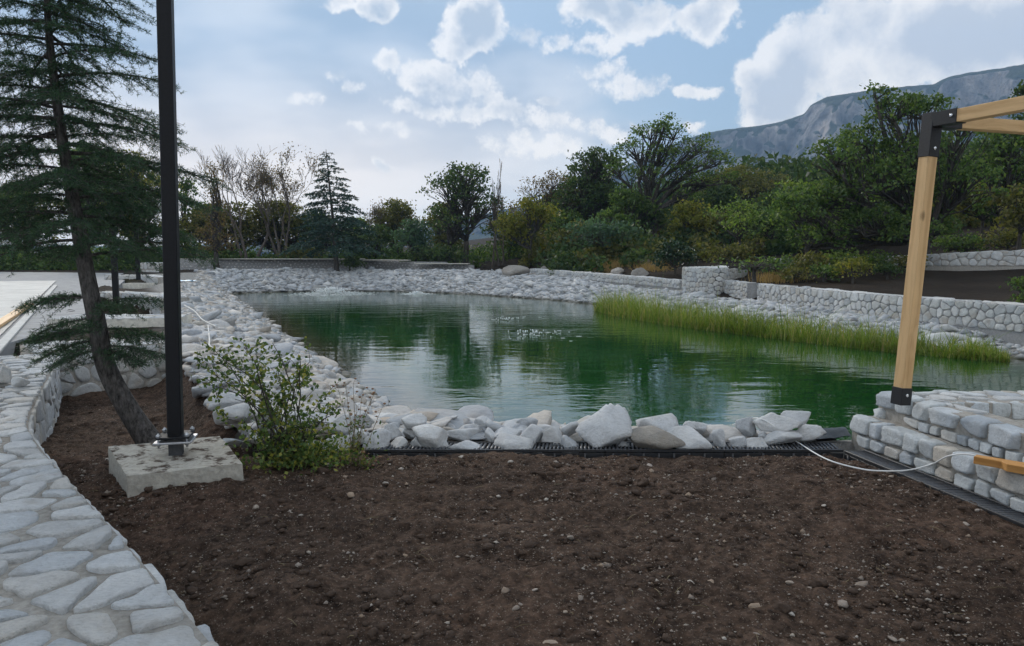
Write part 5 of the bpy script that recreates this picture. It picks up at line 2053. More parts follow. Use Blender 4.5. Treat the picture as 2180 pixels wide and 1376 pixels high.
def bare_tree(name, label, px, Y, ytop, wpx, seed, bark='barkpale', stems=3, depth=5, leafmat=None, nleaf=0, group=None, r0=0.10):
    g = np.random.default_rng(seed)
    x = aty(px, 600, Y)[0]
    zg = float(ground_z(np.array([x]), np.array([Y]))[0])
    top = aty(px, ytop, Y)[2]
    H = top - zg
    Rc = wpx / 2 / FPX * Y
    loc = np.array([x, Y, zg])
    th = thing(name, loc, label, 'tree', group)
    wood = MB()
    tips = []
    segs = []

    def grow(p, d, L, r, k):
        n = 5
        pts = [p]
        dd = d.copy()
        for i in range(n):
            dd = dd + g.normal(0, 0.10, 3) + np.array([0, 0, 0.05])
            dd /= np.linalg.norm(dd)
            pts.append(pts[-1] + dd * L / n)
        pts = np.array(pts)
        segs.append((pts, np.linspace(r, r * 0.55, n + 1), 6 if k > 3 else 4 if k > 1 else 3))
        if k == 0:
            tips.append(pts[-1])
            return
        m = 2 if k > 3 else 3
        for j in range(m):
            i = n if j == 0 else g.integers(2, n + 1)
            ang = g.uniform(0.25, 0.62) if j else g.uniform(0.05, 0.3)
            ax = np.cross(dd, g.normal(size=3))
            ax /= np.linalg.norm(ax)
            d2 = dd * math.cos(ang) + np.cross(ax, dd) * math.sin(ang)
            d2[2] += 0.12
            grow(pts[i], d2 / np.linalg.norm(d2), L * g.uniform(0.62, 0.82), r * (0.6 if j == 0 else 0.45), k - 1)
    for s in range(stems):
        a = 2 * PI * s / stems + g.uniform(-0.4, 0.4)
        d = np.array([math.cos(a) * 0.30, math.sin(a) * 0.2, 1.0])
        grow(np.array([math.cos(a) * 0.15, math.sin(a) * 0.1, -0.2]), d / np.linalg.norm(d), H * 0.30, r0, depth)
    A = np.vstack([s[0] for s in segs])
    kx = Rc / np.percentile(np.abs(A[:, 0]), 99)
    kz = H / A[:, 2].max()
    S = np.array([kx, kx, kz])
    for pts, rad, sd in segs:
        wood.tube(pts * S + loc, np.maximum(rad, 0.010), sd, cap=False)
    wood.build('trunk', M[bark], th, smooth=True)
    if nleaf:
        T = np.array(tips) * S + loc
        P = T[g.integers(0, len(T), nleaf)] + g.normal(0, 0.18, (nleaf, 3))
        V, Q = leaf_quads(P, g, 0.13, 0.08)
        mk('crown', V, [Q], M[leafmat], th)
    return th


def lobe_at(x, Y, zg, px, py, rpx, dy):
    p = aty(px, py, Y)
    r = rpx / FPX * Y
    return (p[0] - x, dy, p[2] - zg, r, r * 1.2, r * 0.72)


# ---- background trees, left to right
G1 = 'trees behind the promenade'
px_tree('broad_tree', 'dark green tree at the far left edge behind the cedar', -70, 50, 330, 240, 'green', 1, group=G1)
px_tree('broad_tree', 'green tree seen low between the cedar branches at the left edge', 60, 56, 385, 190, 'olive', 2, group=G1)
px_tree('broad_tree', 'leafy tree seen through the middle of the near cedar', 190, 50, 305, 200, 'green', 3, group=G1)
px_tree('broad_tree', 'yellow-green tree just left of the near lamp post', 300, 51, 320, 170, 'yellow', 4, group=G1, cover=1.8)
px_tree('broad_tree', 'green tree just right of the near lamp post', 400, 53, 385, 90, 'green', 5, group=G1, cover=1.6)
G2 = 'trees along the far bank'
px_tree('slender_tree', 'slender thin-leaved brownish tree standing against the far wall', 462, 46.4, 358, 78, 'brown', 6, nl=10, cover=1.25, leaf=0.14, flat=1.5, group=G2, crown_base=1.0,
        lobes=[(0.12 * math.sin(i * 2.2) * (11 - i) / 3.2, 0.3 * math.cos(i * 2.2), 1.3 + i * 0.43, 0.95 * (1 - i / 13), 0.9 * (1 - i / 13), 0.55) for i in range(12)])
bare_tree('bare_tree', 'tall leafless tree with upswept pale branches, left of the far cedar', 530, 50, 303, 215, 7, group=G2, depth=6, r0=0.13)
bare_tree('bare_tree', 'twiggy nearly leafless tree with brown leaves at its tips, beside the far cedar', 606, 51, 326, 190, 8, leafmat='brown', nleaf=2600, group=G2, depth=6, r0=0.13)
px_tree('broad_tree', 'olive green tree under the leafless branches', 490, 52, 432, 190, 'olive', 9, group=G2, nl=9, cover=4.2)
px_tree('broad_tree', 'dark olive tree filling the gap left of the far cedar', 600, 53, 424, 190, 'olive', 10, group=G2, nl=9, cover=4.2)
px_tree('broad_tree', 'low green tree behind the foot of the far cedar', 680, 54, 446, 140, 'dark', 101, group=G2, nl=6)
bare_tree('bare_tree', 'thin reddish twiggy tree just right of the far cedar', 795, 56, 428, 70, 11, leafmat='brown', nleaf=500, group=G2, depth=5, stems=2)
px_tree('broad_tree', 'rounded olive tree right of the far cedar', 852, 57, 424, 150, 'olive', 12, group=G2)
px_tree('broad_tree', 'blue-green rounded tree standing in front of the olive one', 885, 50, 466, 105, 'blue', 13, group=G2, crown_base=0.5)
px_tree('broad_tree', 'low dark tree behind the far wall right of the cedar', 800, 53, 478, 130, 'dark', 14, group=G2, crown_base=0.4)
px_tree('broad_tree', 'tall dark green tree with leaning trunks at the end of the far wall', 985, 50, 345, 175, 'dark', 15, group=G2, nl=10, stems=2, lean=(-0.15, 0), cover=1.9, crown_base=1.6)
bare_tree('bare_tree', 'bare dead leader sticking up beside the tall dark tree', 1046, 50.5, 338, 44, 16, group=G2, depth=5, stems=1, r0=0.09)
bare_tree('bare_tree', 'small thin brown tree in the gap right of the tall dark tree', 1066, 52, 420, 60, 17, leafmat='brown', nleaf=700, group=G2, depth=5, stems=2)
px_tree('broad_tree', 'yellow-green small tree right of the far gap', 1128, 47, 420, 120, 'yellow', 18, group=G2, nl=8, crown_base=0.9)
px_tree('broad_tree', 'sparse dark branching tree behind the yellow-green one', 1165, 55, 362, 170, 'brown', 19, group=G2, cover=0.9, leaf=0.15)
px_tree('broad_tree', 'dark tree low behind the yellow-green one', 1085, 54, 455, 120, 'dark', 20, group=G2)
px_tree('broad_tree', 'dense dark green tree left of the great open-crowned one', 1268, 51, 314, 190, 'dark', 21, group=G2, nl=11, crown_base=1.4)
BIG = [(1385, 290, 42, 0), (1440, 285, 40, .8), (1350, 325, 40, -.6), (1480, 320, 44, -.5), (1410, 335, 46, .5), (1525, 345, 38, .2), (1500, 390, 44, 1.0), (1450, 375, 42, -1.0), (1320, 370, 38, .3), (1375, 385, 40, -1.0), (1545, 385, 26, 0), (1415, 262, 22, .2), (1465, 425, 36, .4)]
_x = aty(1405, 600, 46)[0]
_zg = float(ground_z(np.array([_x]), np.array([46.0]))[0])
broad_tree('broad_tree', 'great open-crowned tree with dark spreading limbs at the middle of the right bank', (_x, 46, _zg), aty(1405, 252, 46)[2], 3.4, 'green', 22, group=G2, cover=1.35, leaf=0.17, crown_base=2.4, trunk_r=0.22, stems=3, clump=0.40,
           lobes=[lobe_at(_x, 46, _zg, *l) for l in BIG])
px_tree('broad_tree', 'blue-green bushy tree behind the low stone wall', 1290, 41, 474, 190, 'blue', 23, group=G2, crown_base=0.6, nl=8)
px_tree('broad_tree', 'yellowish olive tree beside the foot of the open-crowned tree', 1468, 43, 428, 120, 'yellow', 24, group=G2, crown_base=0.6)
px_tree('broad_tree', 'dark green tree behind the boulders under the great tree', 1370, 47, 440, 180, 'dark', 241, group=G2, crown_base=0.8)
px_tree('broad_tree', 'olive brown rounded tree in front of the mountain foot', 1580, 62, 354, 190, 'olive', 25, group=G2)
px_tree('broad_tree', 'dark tree between the open-crowned and the olive brown tree', 1510, 56, 390, 140, 'dark', 251, group=G2)
px_tree('ivy_bush', 'very dark ivy-covered bush behind the round bastion', 1437, 33, 512, 108, 'ivy', 26, crown_base=0.05, cover=3.5, leaf=0.13, cat='bush', clump=0.3)
G3 = 'trees on the right slope'
px_tree('broad_tree', 'light green small-leaved tree rising behind the bastion', 1572, 36, 425, 150, 'lime', 27, group=G3, cover=1.3, leaf=0.15, crown_base=0.9)
px_tree('broad_tree', 'feathery lime green tree left of the big oak', 1715, 34, 378, 200, 'lime', 28, group=G3, cover=1.8, leaf=0.17, crown_base=0.8)
px_tree('broad_tree', 'dark tree behind the feathery lime green one', 1660, 45, 400, 180, 'dark', 281, group=G3)
Yk = 29.0


def lobe_px(px, py, rpx, cx=1965, Y=Yk, dy=0.0):
    p = aty(px, py, Y)
    c = aty(cx, 600, Y)
    zg = float(ground_z(np.array([c[0]]), np.array([Y]))[0])
    r = rpx / FPX * Y
    return (p[0] - c[0], dy, p[2] - zg, r, r * 1.1, r * 0.7)


OAK = [lobe_px(1905, 245, 62), lobe_px(1985, 235, 62, dy=0.6), lobe_px(2030, 290, 60, dy=-0.4), lobe_px(1850, 300, 60, dy=0.5), lobe_px(1770, 345, 62, dy=-0.5), lobe_px(1930, 330, 75), lobe_px(1860, 400, 80, dy=-0.6),
       lobe_px(1760, 430, 75, dy=0.4), lobe_px(1690, 455, 60, dy=-0.3), lobe_px(1950, 430, 80, dy=0.6), lobe_px(2030, 400, 75, dy=-0.6), lobe_px(1820, 490, 72, dy=-0.8), lobe_px(1730, 515, 60, dy=0.2), lobe_px(1900, 500, 60, dy=-1.2), lobe_px(2000, 490, 60, dy=0.4), lobe_px(1865, 205, 30)]
_xk = aty(1965, 600, Yk)[0]
broad_tree('oak_tree', 'big spreading green oak behind the timber pergola post', (_xk, Yk, float(ground_z(np.array([_xk]), np.array([Yk]))[0])), aty(1965, 180, Yk)[2], 3.6, 'green', 29, leaf=0.15, cover=3.0, crown_base=1.0, lobes=OAK, trunk_r=0.22, group=G3, clump=0.34)
px_tree('broad_tree', 'dense green tree at the right edge behind the pergola beam', 2125, 33, 262, 200, 'green', 30, group=G3, cover=2.6)
px_tree('broad_tree', 'tall tree cut by the right edge above the pergola beams', 2215, 38, 150, 190, 'dark', 31, group=G3)
px_tree('broad_tree', 'olive tree at the right edge above the second wall', 2165, 28, 395, 150, 'olive', 32, group=G3, crown_base=0.9)
px_tree('broad_tree', 'dark tree behind the big oak', 2030, 44, 300, 230, 'dark', 33, group=G3)
px_tree('broad_tree', 'dark green tree far behind the oak and the lime green tree', 1830, 48, 330, 230, 'dark', 34, group=G3)
G4 = 'shrubs behind the right wall'
px_tree('shrub', 'yellow-green shrub behind the right wall below the oak', 1815, 25.5, 548, 100, 'yellow', 35, crown_base=0.05, cover=2.2, leaf=0.11, cat='shrub', clump=0.25, group=G4)
px_tree('shrub', 'olive low shrub behind the right wall near the tree notch', 1690, 27, 570, 90, 'olive', 36, crown_base=0.03, leaf=0.11, cat='shrub', clump=0.22, group=G4)
px_tree('shrub', 'green low shrub in the middle behind the right wall', 1755, 26.5, 565, 80, 'green', 37, crown_base=0.03, leaf=0.11, cat='shrub', clump=0.22, group=G4)
px_tree('shrub', 'dark shrub in front of the oak trunk beside the pergola post', 1890, 26, 560, 70, 'dark', 38, crown_base=0.03, leaf=0.11, cat='shrub', clump=0.22, group=G4)
px_tree('shrub', 'small leafy shrub at the right edge above the retaining wall', 2185, 17.6, 590, 70, 'green', 39, crown_base=0.03, leaf=0.08, cat='shrub', clump=0.16, group=G4)
px_tree('small_tree', 'small wide tree growing from the notch in the right wall', 1600, 26.3, 556, 170, 'green', 40, crown_base=0.9, cover=1.1, leaf=0.12, clump=0.25, flat=0.35, nl=6, trunk_r=0.09, lean=(0.1, 0), group=G3)
for i, (px, Y, yt, w, mt, lab) in enumerate((
        (1650, 28.5, 548, 110, 'green', 'green shrub behind the right wall just right of the notch tree'), (1722, 28, 540, 120, 'olive', 'tall olive shrub behind the right wall below the lime green tree'), (1785, 28.2, 535, 120, 'lime', 'light green shrub below the left boughs of the oak'),
        (1860, 28, 540, 110, 'green', 'leafy shrub under the middle of the oak'), (1930, 27.4, 545, 90, 'olive', 'olive shrub half hidden by the pergola post'), (2050, 31, 500, 130, 'green', 'green bush above the second wall right of the pergola post'),
        (2140, 30, 490, 130, 'olive', 'olive bush above the second wall at the right edge'), (1560, 33, 520, 110, 'olive', 'olive bush right behind the bastion'))):
    px_tree('shrub', lab, px, Y, yt, w, mt, 450 + i, crown_base=0.05, cover=2.8, leaf=0.13, cat='shrub', clump=0.28, group=G4)
px_tree('shrub', 'round shrub at the foot of the far cedar', 745, 45.6, 545, 70, 'dark', 41, crown_base=0.03, leaf=0.14, cat='shrub', clump=0.25, group='shrubs along the far bank')
px_tree('shrub', 'low green shrub behind the far wall under the bare trees', 640, 50, 525, 100, 'olive', 42, crown_base=0.03, cat='shrub', group='shrubs along the far bank')
px_tree('shrub', 'low yellowish shrub behind the left end of the far wall', 430, 50, 522, 90, 'yellow', 43, crown_base=0.03, cat='shrub', group='shrubs along the far bank')
px_tree('shrub', 'dark shrub behind the far wall below the blue-green tree', 935, 48, 520, 110, 'dark', 44, crown_base=0.03, cat='shrub', group='shrubs along the far bank')


def forest():
    """woods further up the slope, read as one mass"""
    g = np.random.default_rng(66)
    P = []
    for i in range(420):
        Y = g.uniform(62, 210)
        u = g.uniform(0.05, 0.95)
        if Y < 90 and u < 0.30:
            Y += 40
        x = u * Y
        z = float(ground_z(np.array([x]), np.array([Y]))[0])
        r = g.uniform(1.8, 3.4)
        n = int(520 * 60 / Y) + 100
        d = g.normal(size=(n, 3))
        d /= np.linalg.norm(d, axis=1)[:, None]
        P.append(np.array([x, Y, z + r * 0.9]) + d * np.array([r, r, r * 0.95]) * g.uniform(0.6, 1, (n, 1)))
    P = np.vstack(P)
    V, Q = leaf_quads(P, g, 0.55, 0.42)
    tag(mk('woodland', V, [Q], M['dark'], origin=np.array([60, 120, 0.0])), 'dark woodland covering the slope below the mountain', 'woodland', kind='stuff')


forest()


def undergrowth():
    """thicket between the trees of the far right bank and up the slope"""
    g = np.random.default_rng(67)
    for nm, mat, nclump, lab in (('thicket', 'dark', 150, 'dark thicket filling the ground between the trees on the right'), ('thicket', 'olive', 110, 'olive undergrowth between the trees on the right')):
        P = []
        for i in range(nclump):
            Y = g.uniform(37, 60)
            u = g.uniform(0.02, 0.72)
            if u > 0.24 and Y < 42 and g.random() < 0.5:
                continue
            x = u * Y
            z = float(ground_z(np.array([x]), np.array([Y]))[0])
            r = g.uniform(0.6, 1.5)
            n = int(260 * r)
            d = g.normal(size=(n, 3))
            d /= np.linalg.norm(d, axis=1)[:, None]
            d[:, 2] = np.abs(d[:, 2])
            P.append(np.array([x, Y, z]) + d * np.array([r, r, r * g.uniform(0.8, 1.5)]) * g.uniform(0.5, 1.05, (n, 1)))
        P = np.vstack(P)
        V, Q = leaf_quads(P, g, 0.26, 0.17)
        tag(mk(nm, V, [Q], M[mat], origin=np.array([15, 48, 1.0])), lab, 'thicket', kind='stuff')
    P = []
    for i in range(165):
        Y = g.uniform(49, 60) if i < 120 else g.uniform(46.5, 50)
        x = g.uniform(-0.72, 0.02) * Y if i < 120 else g.uniform(-36, -21.5)
        z = float(ground_z(np.array([x]), np.array([Y]))[0])
        r = g.uniform(0.6, 1.6)
        n = int(220 * r)
        d = g.normal(size=(n, 3))
        d /= np.linalg.norm(d, axis=1)[:, None]
        d[:, 2] = np.abs(d[:, 2])
        P.append(np.array([x, Y, z]) + d * np.array([r * 1.3, r, r]) * g.uniform(0.5, 1.05, (n, 1)))
    V, Q = leaf_quads(np.vstack(P), g, 0.24, 0.15)
    tag(mk('thicket', V, [Q], M['green'], origin=np.array([-15, 54, 0.0])), 'low green thicket behind the far left wall', 'thicket', kind='stuff')


undergrowth()


for i, (px, Y, yt, w, mt, lab) in enumerate((
        (945, 55, 428, 130, 'olive', 'olive tree just left of the tall dark tree'), (765, 57, 462, 110, 'green', 'green tree behind the right boughs of the far cedar'), (1200, 50, 448, 120, 'green', 'mid green tree between the yellow-green and the dense dark tree'),
        (1330, 45, 400, 120, 'green', 'leafy tree below the left limbs of the open-crowned tree'), (1640, 40, 445, 150, 'green', 'mid green tree between the bastion tree and the lime green one'), (1520, 42, 455, 120, 'olive', 'olive tree behind the round bastion'),
        (1790, 38, 420, 170, 'green', 'green tree behind the left boughs of the oak'), (2085, 36, 380, 170, 'olive', 'olive tree between the oak and the right edge'), (1240, 44, 470, 100, 'olive', 'small olive tree left of the blue-green bushy one'))):
    px_tree('broad_tree', lab, px, Y, yt, w, mt, 400 + i, group=G2 if px < 1600 else G3, cover=3.6, crown_base=0.5)


# ---- cedars
def cedar(name, label, loc, trunk, r0, nb, L0, L1, seed, mat, bark, near, group=None, z_lo=0.16, z_hi=1.0, extra=None, keep=None):
    g = np.random.default_rng(seed)
    th = thing(name, loc, label, 'tree', group)
    TP = catmull(trunk, 8)
    s = np.concatenate([[0], np.cumsum(np.linalg.norm(np.diff(TP, axis=0), axis=1))])
    s /= s[-1]
    rad = r0 * (1 - 0.93 * s ** 0.9) * (1 + 0.35 * np.exp(-s * 40))
    tk = MB()
    tk.tube(TP, rad, 14 if near else 8)
    tk.build('trunk', M[bark], th, smooth=True)
    br = MB()
    N0, D0 = [], []
    def twig_needles(pts):
        N0.append(pts)
    jobs = []
    for i in range(nb):
        f = z_lo + (z_hi - z_lo) * ((i + g.uniform(0, 1)) / nb)
        a = i * 2.39996 + g.uniform(-0.35, 0.35)
        L = (L0 + (L1 - L0) * (f - z_lo) / (z_hi - z_lo)) * g.uniform(0.75, 1.15)
        if near:
            toward = max(0.0, -math.sin(a))
            L *= (1 - 0.45 * toward) * g.uniform(0.7, 1.15) * (1 - 0.24 * max(0.0, math.cos(a)))
        jobs.append((f, a, L, g.uniform(-0.02, 0.22)))
    if extra:
        jobs += extra
    for f, a, L, rise in jobs:
        p0 = np.array([np.interp(f, s, TP[:, k]) for k in range(3)])
        d = np.array([math.cos(a), math.sin(a), 0])
        side = np.array([-d[1], d[0], 0])
        n = 9
        t = np.linspace(0, 1, n)
        cv = g.normal(0, 0.10)
        P = p0 + d * (t * L)[:, None] + side * (cv * L * t ** 2)[:, None]
        P[:, 2] += L * (rise * t - 0.20 * t ** 2.4) + 0.02 * np.cumsum(g.normal(0, L * 0.06, n))
        rb = max(0.004, 0.016 * L) if near else 0.02
        br.tube(P, np.linspace(rb, rb * 0.25, n), 6 if near else 4)
        m = int((L / (0.034 if L < 0.75 else 0.050)) if near else (L / 0.11))
        for j in range(m):
            q = 0.12 + 0.88 * (j + g.uniform(0, 1)) / m
            b = np.array([np.interp(q, t, P[:, k]) for k in range(3)])
            sg = 1 if j % 2 else -1
            l2 = L * ((0.50 if near else 0.42) * (1 - q) ** 0.6 + 0.11) * g.uniform(0.45, 1.2)
            dd = d * g.uniform(0.45, 0.9) + side * sg * g.uniform(0.6, 1.0) + np.array([0, 0, g.uniform(-0.30, 0.18) if near else g.uniform(-0.12, 0.10)])
            dd /= np.linalg.norm(dd)
            k = 5
            tt = np.linspace(0, 1, k)
            T = b + dd * (tt * l2)[:, None]
            T[:, 2] -= l2 * 0.32 * tt ** 2
            if near:
                br.tube(T, np.linspace(0.0042, 0.0018, k), 3, cap=False)
            N0.append(T[1:] if not near else T)
            D0.append(l2)
        N0.append(P[n // 2:])
        D0.append(L * 0.5)
    br.build('branch', M[bark], th, smooth=True)
    # needles
    C, Dr = [], []
    for T, l in zip(N0, D0):
        sp = 0.0095 if near else 0.05
        m = max(2, int(l / sp))
        q = g.uniform(0, len(T) - 1, m)
        i = np.minimum(q.astype(int), len(T) - 2)
        fr = (q - i)[:, None]
        C.append(T[i] * (1 - fr) + T[i + 1] * fr)
        Dr.append(np.repeat((T[-1] - T[0])[None] / (np.linalg.norm(T[-1] - T[0]) + 1e-9), m, 0))
    C = np.vstack(C)
    Dr = np.vstack(Dr)
    if keep is not None:
        ok = keep(C)
        C, Dr = C[ok], Dr[ok]
    if near:
        K = 4
        C = np.repeat(C + g.normal(0, 0.014, C.shape), K, 0) + g.normal(0, 0.004, (len(C) * K, 3))
        Dr = np.repeat(Dr, K, 0)
        dd = Dr * 0.55 + g.normal(0, 0.75, Dr.shape) + np.array([0, 0, 0.25])
        dd /= np.linalg.norm(dd, axis=1)[:, None]
        ln = 0.036 * g.uniform(0.7, 1.3, len(C))[:, None]
        sd = np.cross(dd, g.normal(size=dd.shape))
        sd /= np.linalg.norm(sd, axis=1)[:, None]
        V = np.stack([C - sd * 0.0026, C + sd * 0.0026, C + dd * ln], 1).reshape(-1, 3)
        mk('needles', V, [np.arange(len(V)).reshape(-1, 3)], M[mat], th)
    else:
        dd = Dr * 0.8 + g.normal(0, 0.5, Dr.shape) + np.array([0, 0, 0.1])
        V, Q = leaf_quads(C + g.normal(0, 0.03, C.shape), g, 0.21, 0.055, dirs=dd)
        mk('needles', V, [Q], M[mat], th)
    print('CEDAR', name, len(C))
    return th


def far_cedar():
    Y = 45.2
    b = aty(718, 574, Y)
    tr = [b + np.array([0, 0, -0.4])] + [aty(px, py, Y) for px, py in ((714, 540), (710, 480), (702, 400), (697, 350), (694, 318))]
    cedar('cedar_tree', 'dark layered cedar standing alone at the far bank', b, tr, 0.17, 78, 3.1, 0.35, 5, 'cedarfar', 'bark', False, z_lo=0.22, z_hi=0.985)


far_cedar()


def near_cedar():
    Y = 6.95
    px = [(330, 965), (318, 940), (272, 870), (226, 780), (205, 680), (186, 590), (164, 470), (147, 380), (130, 280), (118, 190), (106, 90), (100, 0), (96, -120), (94, -260)]
    tr = [aty(x, y, Y + 0.05 * math.sin(i)) for i, (x, y) in enumerate(px)]
    base = tr[1].copy()
    # lower boughs, seen one by one: fraction up the trunk, heading, length, rise
    ex = [(0.245, 0.35, 0.55, 0.02), (0.215, 0.0, 0.60, 0.02), (0.25, 2.9, 0.5, -0.05), (0.285, -0.4, 0.5, 0.15), (0.23, 1.2, 0.4, 0.0), (0.21, 3.3, 0.5, -0.22), (0.30, 3.5, 0.6, 0.05), (0.265, 3.15, 0.62, -0.12), (0.205, -0.2, 0.42, -0.1), (0.235, 0.1, 0.62, 0.10), (0.24, 3.3, 0.66, 0.05), (0.225, 2.7, 0.70, -0.10), (0.21, -0.6, 0.5, 0.0), (0.29, 0.15, 0.62, 0.22), (0.30, 3.0, 0.55, 0.12), (0.22, 4.2, 0.45, -0.15), (0.26, -1.4, 0.4, 0.0), (0.20, 3.9, 0.30, -0.2)]
    cedar('cedar_tree', 'leaning dark cedar with grey trunk in the near left bed', base, tr, 0.108, 100, 1.45, 0.9, 8, 'cedar', 'barkcedar', True, z_lo=0.37, z_hi=0.985, extra=ex)


near_cedar()


# ---- reeds along the right shore
def build_reeds():
    g = np.random.default_rng(12)
    RF = catmull(reed_front, 8)
    RS = catmull(right_shore, 8)
    s = np.linspace(0, 1, len(RF))
    n = 9500
    u = g.uniform(0, 1, n)
    v = g.uniform(0, 1, n) ** 1.1
    edge = 0.10 * fbm(u * 60, u * 0, 3, 4)
    v = np.clip(v + edge, -0.06, 1.1)
    f = np.stack([np.interp(u, s, RF[:, k]) for k in (0, 1)], 1)
    b = np.stack([np.interp(u, s, RS[:, k]) for k in (0, 1)], 1)
    dep = np.where(u > 0.85, 0.75, 1.0)[:, None]
    p = f + (b - f) * v[:, None] * dep
    # thinner patch behind the post
    gap = np.exp(-((u - 0.80) / 0.02) ** 2)
    clm = 0.5 + fbm(u * 110, v * 8, 2, 16)
    hgt = (0.62 + 0.75 * clm) * np.interp(u, [0, 0.06, 0.2, 0.35, 0.55, 0.75, 0.80, 0.88, 1.0], [0.78, 0.84, 0.80, 0.74, 0.64, 0.56, 0.40, 0.48, 0.20]) * (0.62 + 0.6 * (fbm(u * 30, v * 3, 3, 6) + 0.5)) * g.uniform(0.42, 1.22, n) ** 1.1
    hgt = np.where(g.random(n) < 0.07, hgt * 1.4, hgt)
    dead = g.random(n) < 0.16
    hgt = np.where(dead, hgt * 0.55, hgt)
    keepm = g.random(n) > gap * 0.5
    p, hgt, u, dead = p[keepm], hgt[keepm], u[keepm], dead[keepm]
    n = len(p)
    z0 = np.maximum(WZ - 0.04, ground_z(p[:, 0], p[:, 1]) - 0.05)
    th = g.uniform(0, 2 * PI, n)
    ln = g.gamma(2.0, 0.26, n) * hgt + 0.02 + np.where(dead, 0.22, 0.0)
    w = g.uniform(0.006, 0.014, n)
    dx = np.stack([np.cos(th), np.sin(th)], 1)
    sx = np.stack([-np.sin(th + g.normal(0, .6, n)), np.cos(th)], 1)
    lev = [0, 0.4, 0.75, 1.0]
    V = []
    for k, t in enumerate(lev):
        c = np.column_stack([p + dx * (ln * t ** 2)[:, None], z0 + hgt * (t - 0.12 * t ** 3 * (ln / hgt > .25))])
        ww = w * (1 - t * 0.85)
        off = np.column_stack([sx * ww[:, None], np.zeros(n)])
        V += [c - off, c + off]
    V = np.stack(V, 1).reshape(-1, 3)
    i = np.arange(n)[:, None] * 8
    Q = np.concatenate([i + np.array([[2 * k, 2 * k + 1, 2 * k + 3, 2 * k + 2]]) for k in range(3)])
    tag(mk('reeds', V, [Q], M['reed']), 'strip of bright green reeds growing in the water along the right shore', 'reeds', kind='stuff')


build_reeds()


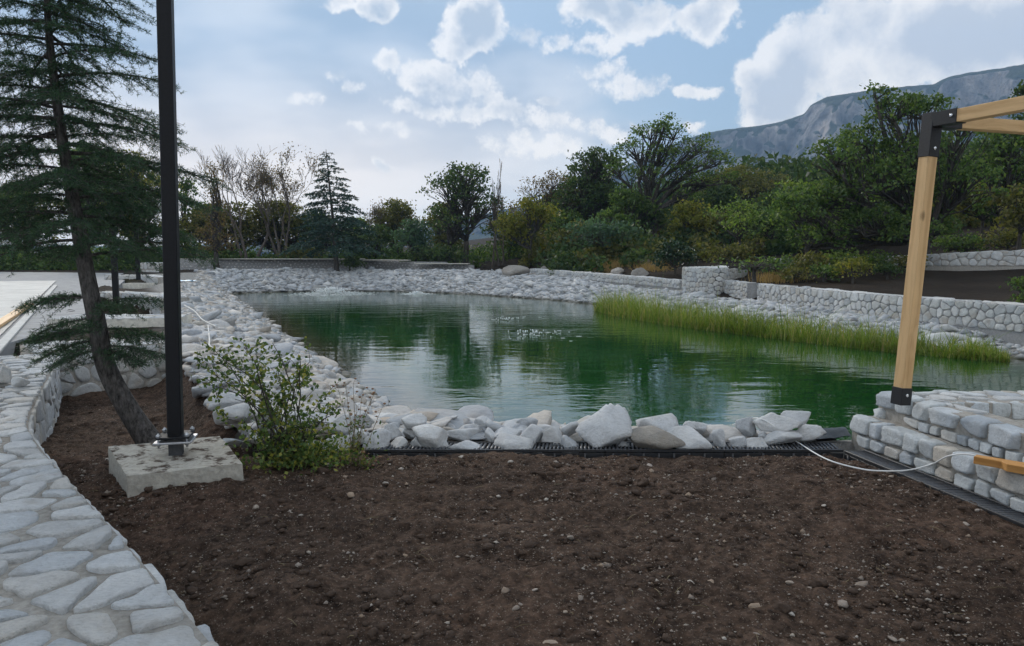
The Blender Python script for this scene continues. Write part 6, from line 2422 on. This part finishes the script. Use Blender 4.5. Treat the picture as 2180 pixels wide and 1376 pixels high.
# ---- rose bush and dry flowers beside the footing
def build_rose():
    g = np.random.default_rng(23)
    base = atz(610, 985, 0.02)
    th = thing('rose_bush', base, 'leafy wild rose bush with arching stems beside the footing block', 'bush')
    Y = base[1]
    wood = MB()
    P = []
    dens = []
    targets = [(440, 790), (480, 770), (520, 740), (545, 755), (590, 780), (640, 800), (660, 770), (690, 850), (420, 760), (560, 820), (500, 850), (620, 850), (700, 900), (470, 890), (640, 770), (580, 730), (545, 900), (660, 910), (720, 880),
               (600, 935), (640, 950), (570, 950), (700, 960), (540, 960), (430, 815), (460, 750)]
    for i, (tx, ty) in enumerate(targets):
        y = Y + g.normal(0, 0.22)
        tip = aty(tx, ty, y)
        st = base + np.array([g.normal(0, 0.10), g.normal(0.05, 0.06), -0.03])
        pts = bend(st, tip, g, 9, 0.16, 0.10)
        wood.tube(pts, np.linspace(0.007, 0.0022, 9), 5)
        nb = g.integers(5, 9)
        for k in range(nb):
            j = g.integers(3, 9)
            e = pts[j] + g.normal(0, 0.085, 3) + np.array([0, 0, 0.03])
            tw = bend(pts[j], e, g, 4, 0.1, 0.1)
            wood.tube(tw, np.linspace(0.0026, 0.0014, 4), 3, cap=False)
            m = g.integers(9, 18)
            q = g.uniform(0.2, 1.05, m)[:, None]
            P.append(pts[j] + (e - pts[j]) * q + g.normal(0, 0.022, (m, 3)))
    low = base + np.column_stack([g.normal(0.12, 0.19, 1500), g.normal(0, 0.14, 1500), np.abs(g.normal(0.05, 0.10, 1500))])
    P = np.vstack(P + [low])
    V, Q = leaf_quads(P, g, 0.036, 0.024, up=0.5)
    wood.build('stem', M['bark'], th, smooth=True)
    mk('leaves', V, [Q], M['rose'], th)
    # dry flower stalks to its right
    D, F = ICO[1]
    for lab, bx, tips in (('dry brown flower stalks with seed heads right of the rose bush', 752, [(722, 835), (735, 815), (752, 818), (770, 850), (795, 842), (800, 830), (745, 880), (812, 872), (775, 895), (760, 865)]),
                          ('small weed with pale seed heads at the end of the drain', 775, [(768, 975), (790, 985), (805, 975), (782, 968), (760, 985)])):
        b = atz(bx, 990, 0.0)
        th = thing('dry_flower', b, lab, 'plant')
        w = MB()
        hd = MB()
        lv = []
        for tx, ty in tips:
            tip = aty(tx, ty, b[1] + g.normal(0, 0.06))
            pts = bend(b + np.array([g.normal(0, 0.03), g.normal(0, 0.03), -0.02]), tip, g, 7, 0.04, 0.10)
            w.tube(pts, np.linspace(0.003, 0.0013, 7), 4)
            for k in range(4):
                e = pts[-1 - k % 3] + g.normal(0, 0.030, 3) + np.array([0, 0, 0.02])
                w.tube([pts[-1 - k % 3], e], [0.0013, 0.001], 3, cap=False)
                hd.add(D * g.uniform(0.006, 0.011) * np.array([1.2, 1.2, 0.8]) + e, F)
            lv.append(pts[g.integers(1, 5, 14)] + g.normal(0, 0.03, (14, 3)))
        w.build('stem', M['stem'], th)
        hd.build('seed_head', M['seed'], th)['kind'] = 'stuff'
        V, Q = leaf_quads(np.vstack(lv), g, 0.035, 0.014)
        mk('leaves', V, [Q], M['rose'], th)


build_rose()


def build_drygrass():
    g = np.random.default_rng(77)
    for k, (px, Y, w) in enumerate(((1236, 41, 1.6), (1300, 38, 1.2), (1395, 36, 1.0), (1655, 28, 1.2))):
        c = aty(px, 580, Y)
        n = 700
        p = np.column_stack([c[0] + g.normal(0, w * 0.4, n), Y + g.normal(0, 0.5, n)])
        z = ground_z(p[:, 0], p[:, 1])
        h = g.uniform(0.15, 0.45, n)
        a = g.uniform(0, 6.28, n)
        d = np.column_stack([np.cos(a) * 0.12, np.sin(a) * 0.12, np.zeros(n)])
        s = np.column_stack([-np.sin(a), np.cos(a), np.zeros(n)]) * 0.012
        b = np.column_stack([p, z])
        V = np.stack([b - s, b + s, b + d + np.column_stack([np.zeros((n, 2)), h])], 1).reshape(-1, 3)
        tag(mk('dry_grass', V, [np.arange(n * 3).reshape(-1, 3)], M['drygrass']), 'straw-coloured dry grass on the bank behind the wall', 'grass', kind='stuff')


build_drygrass()
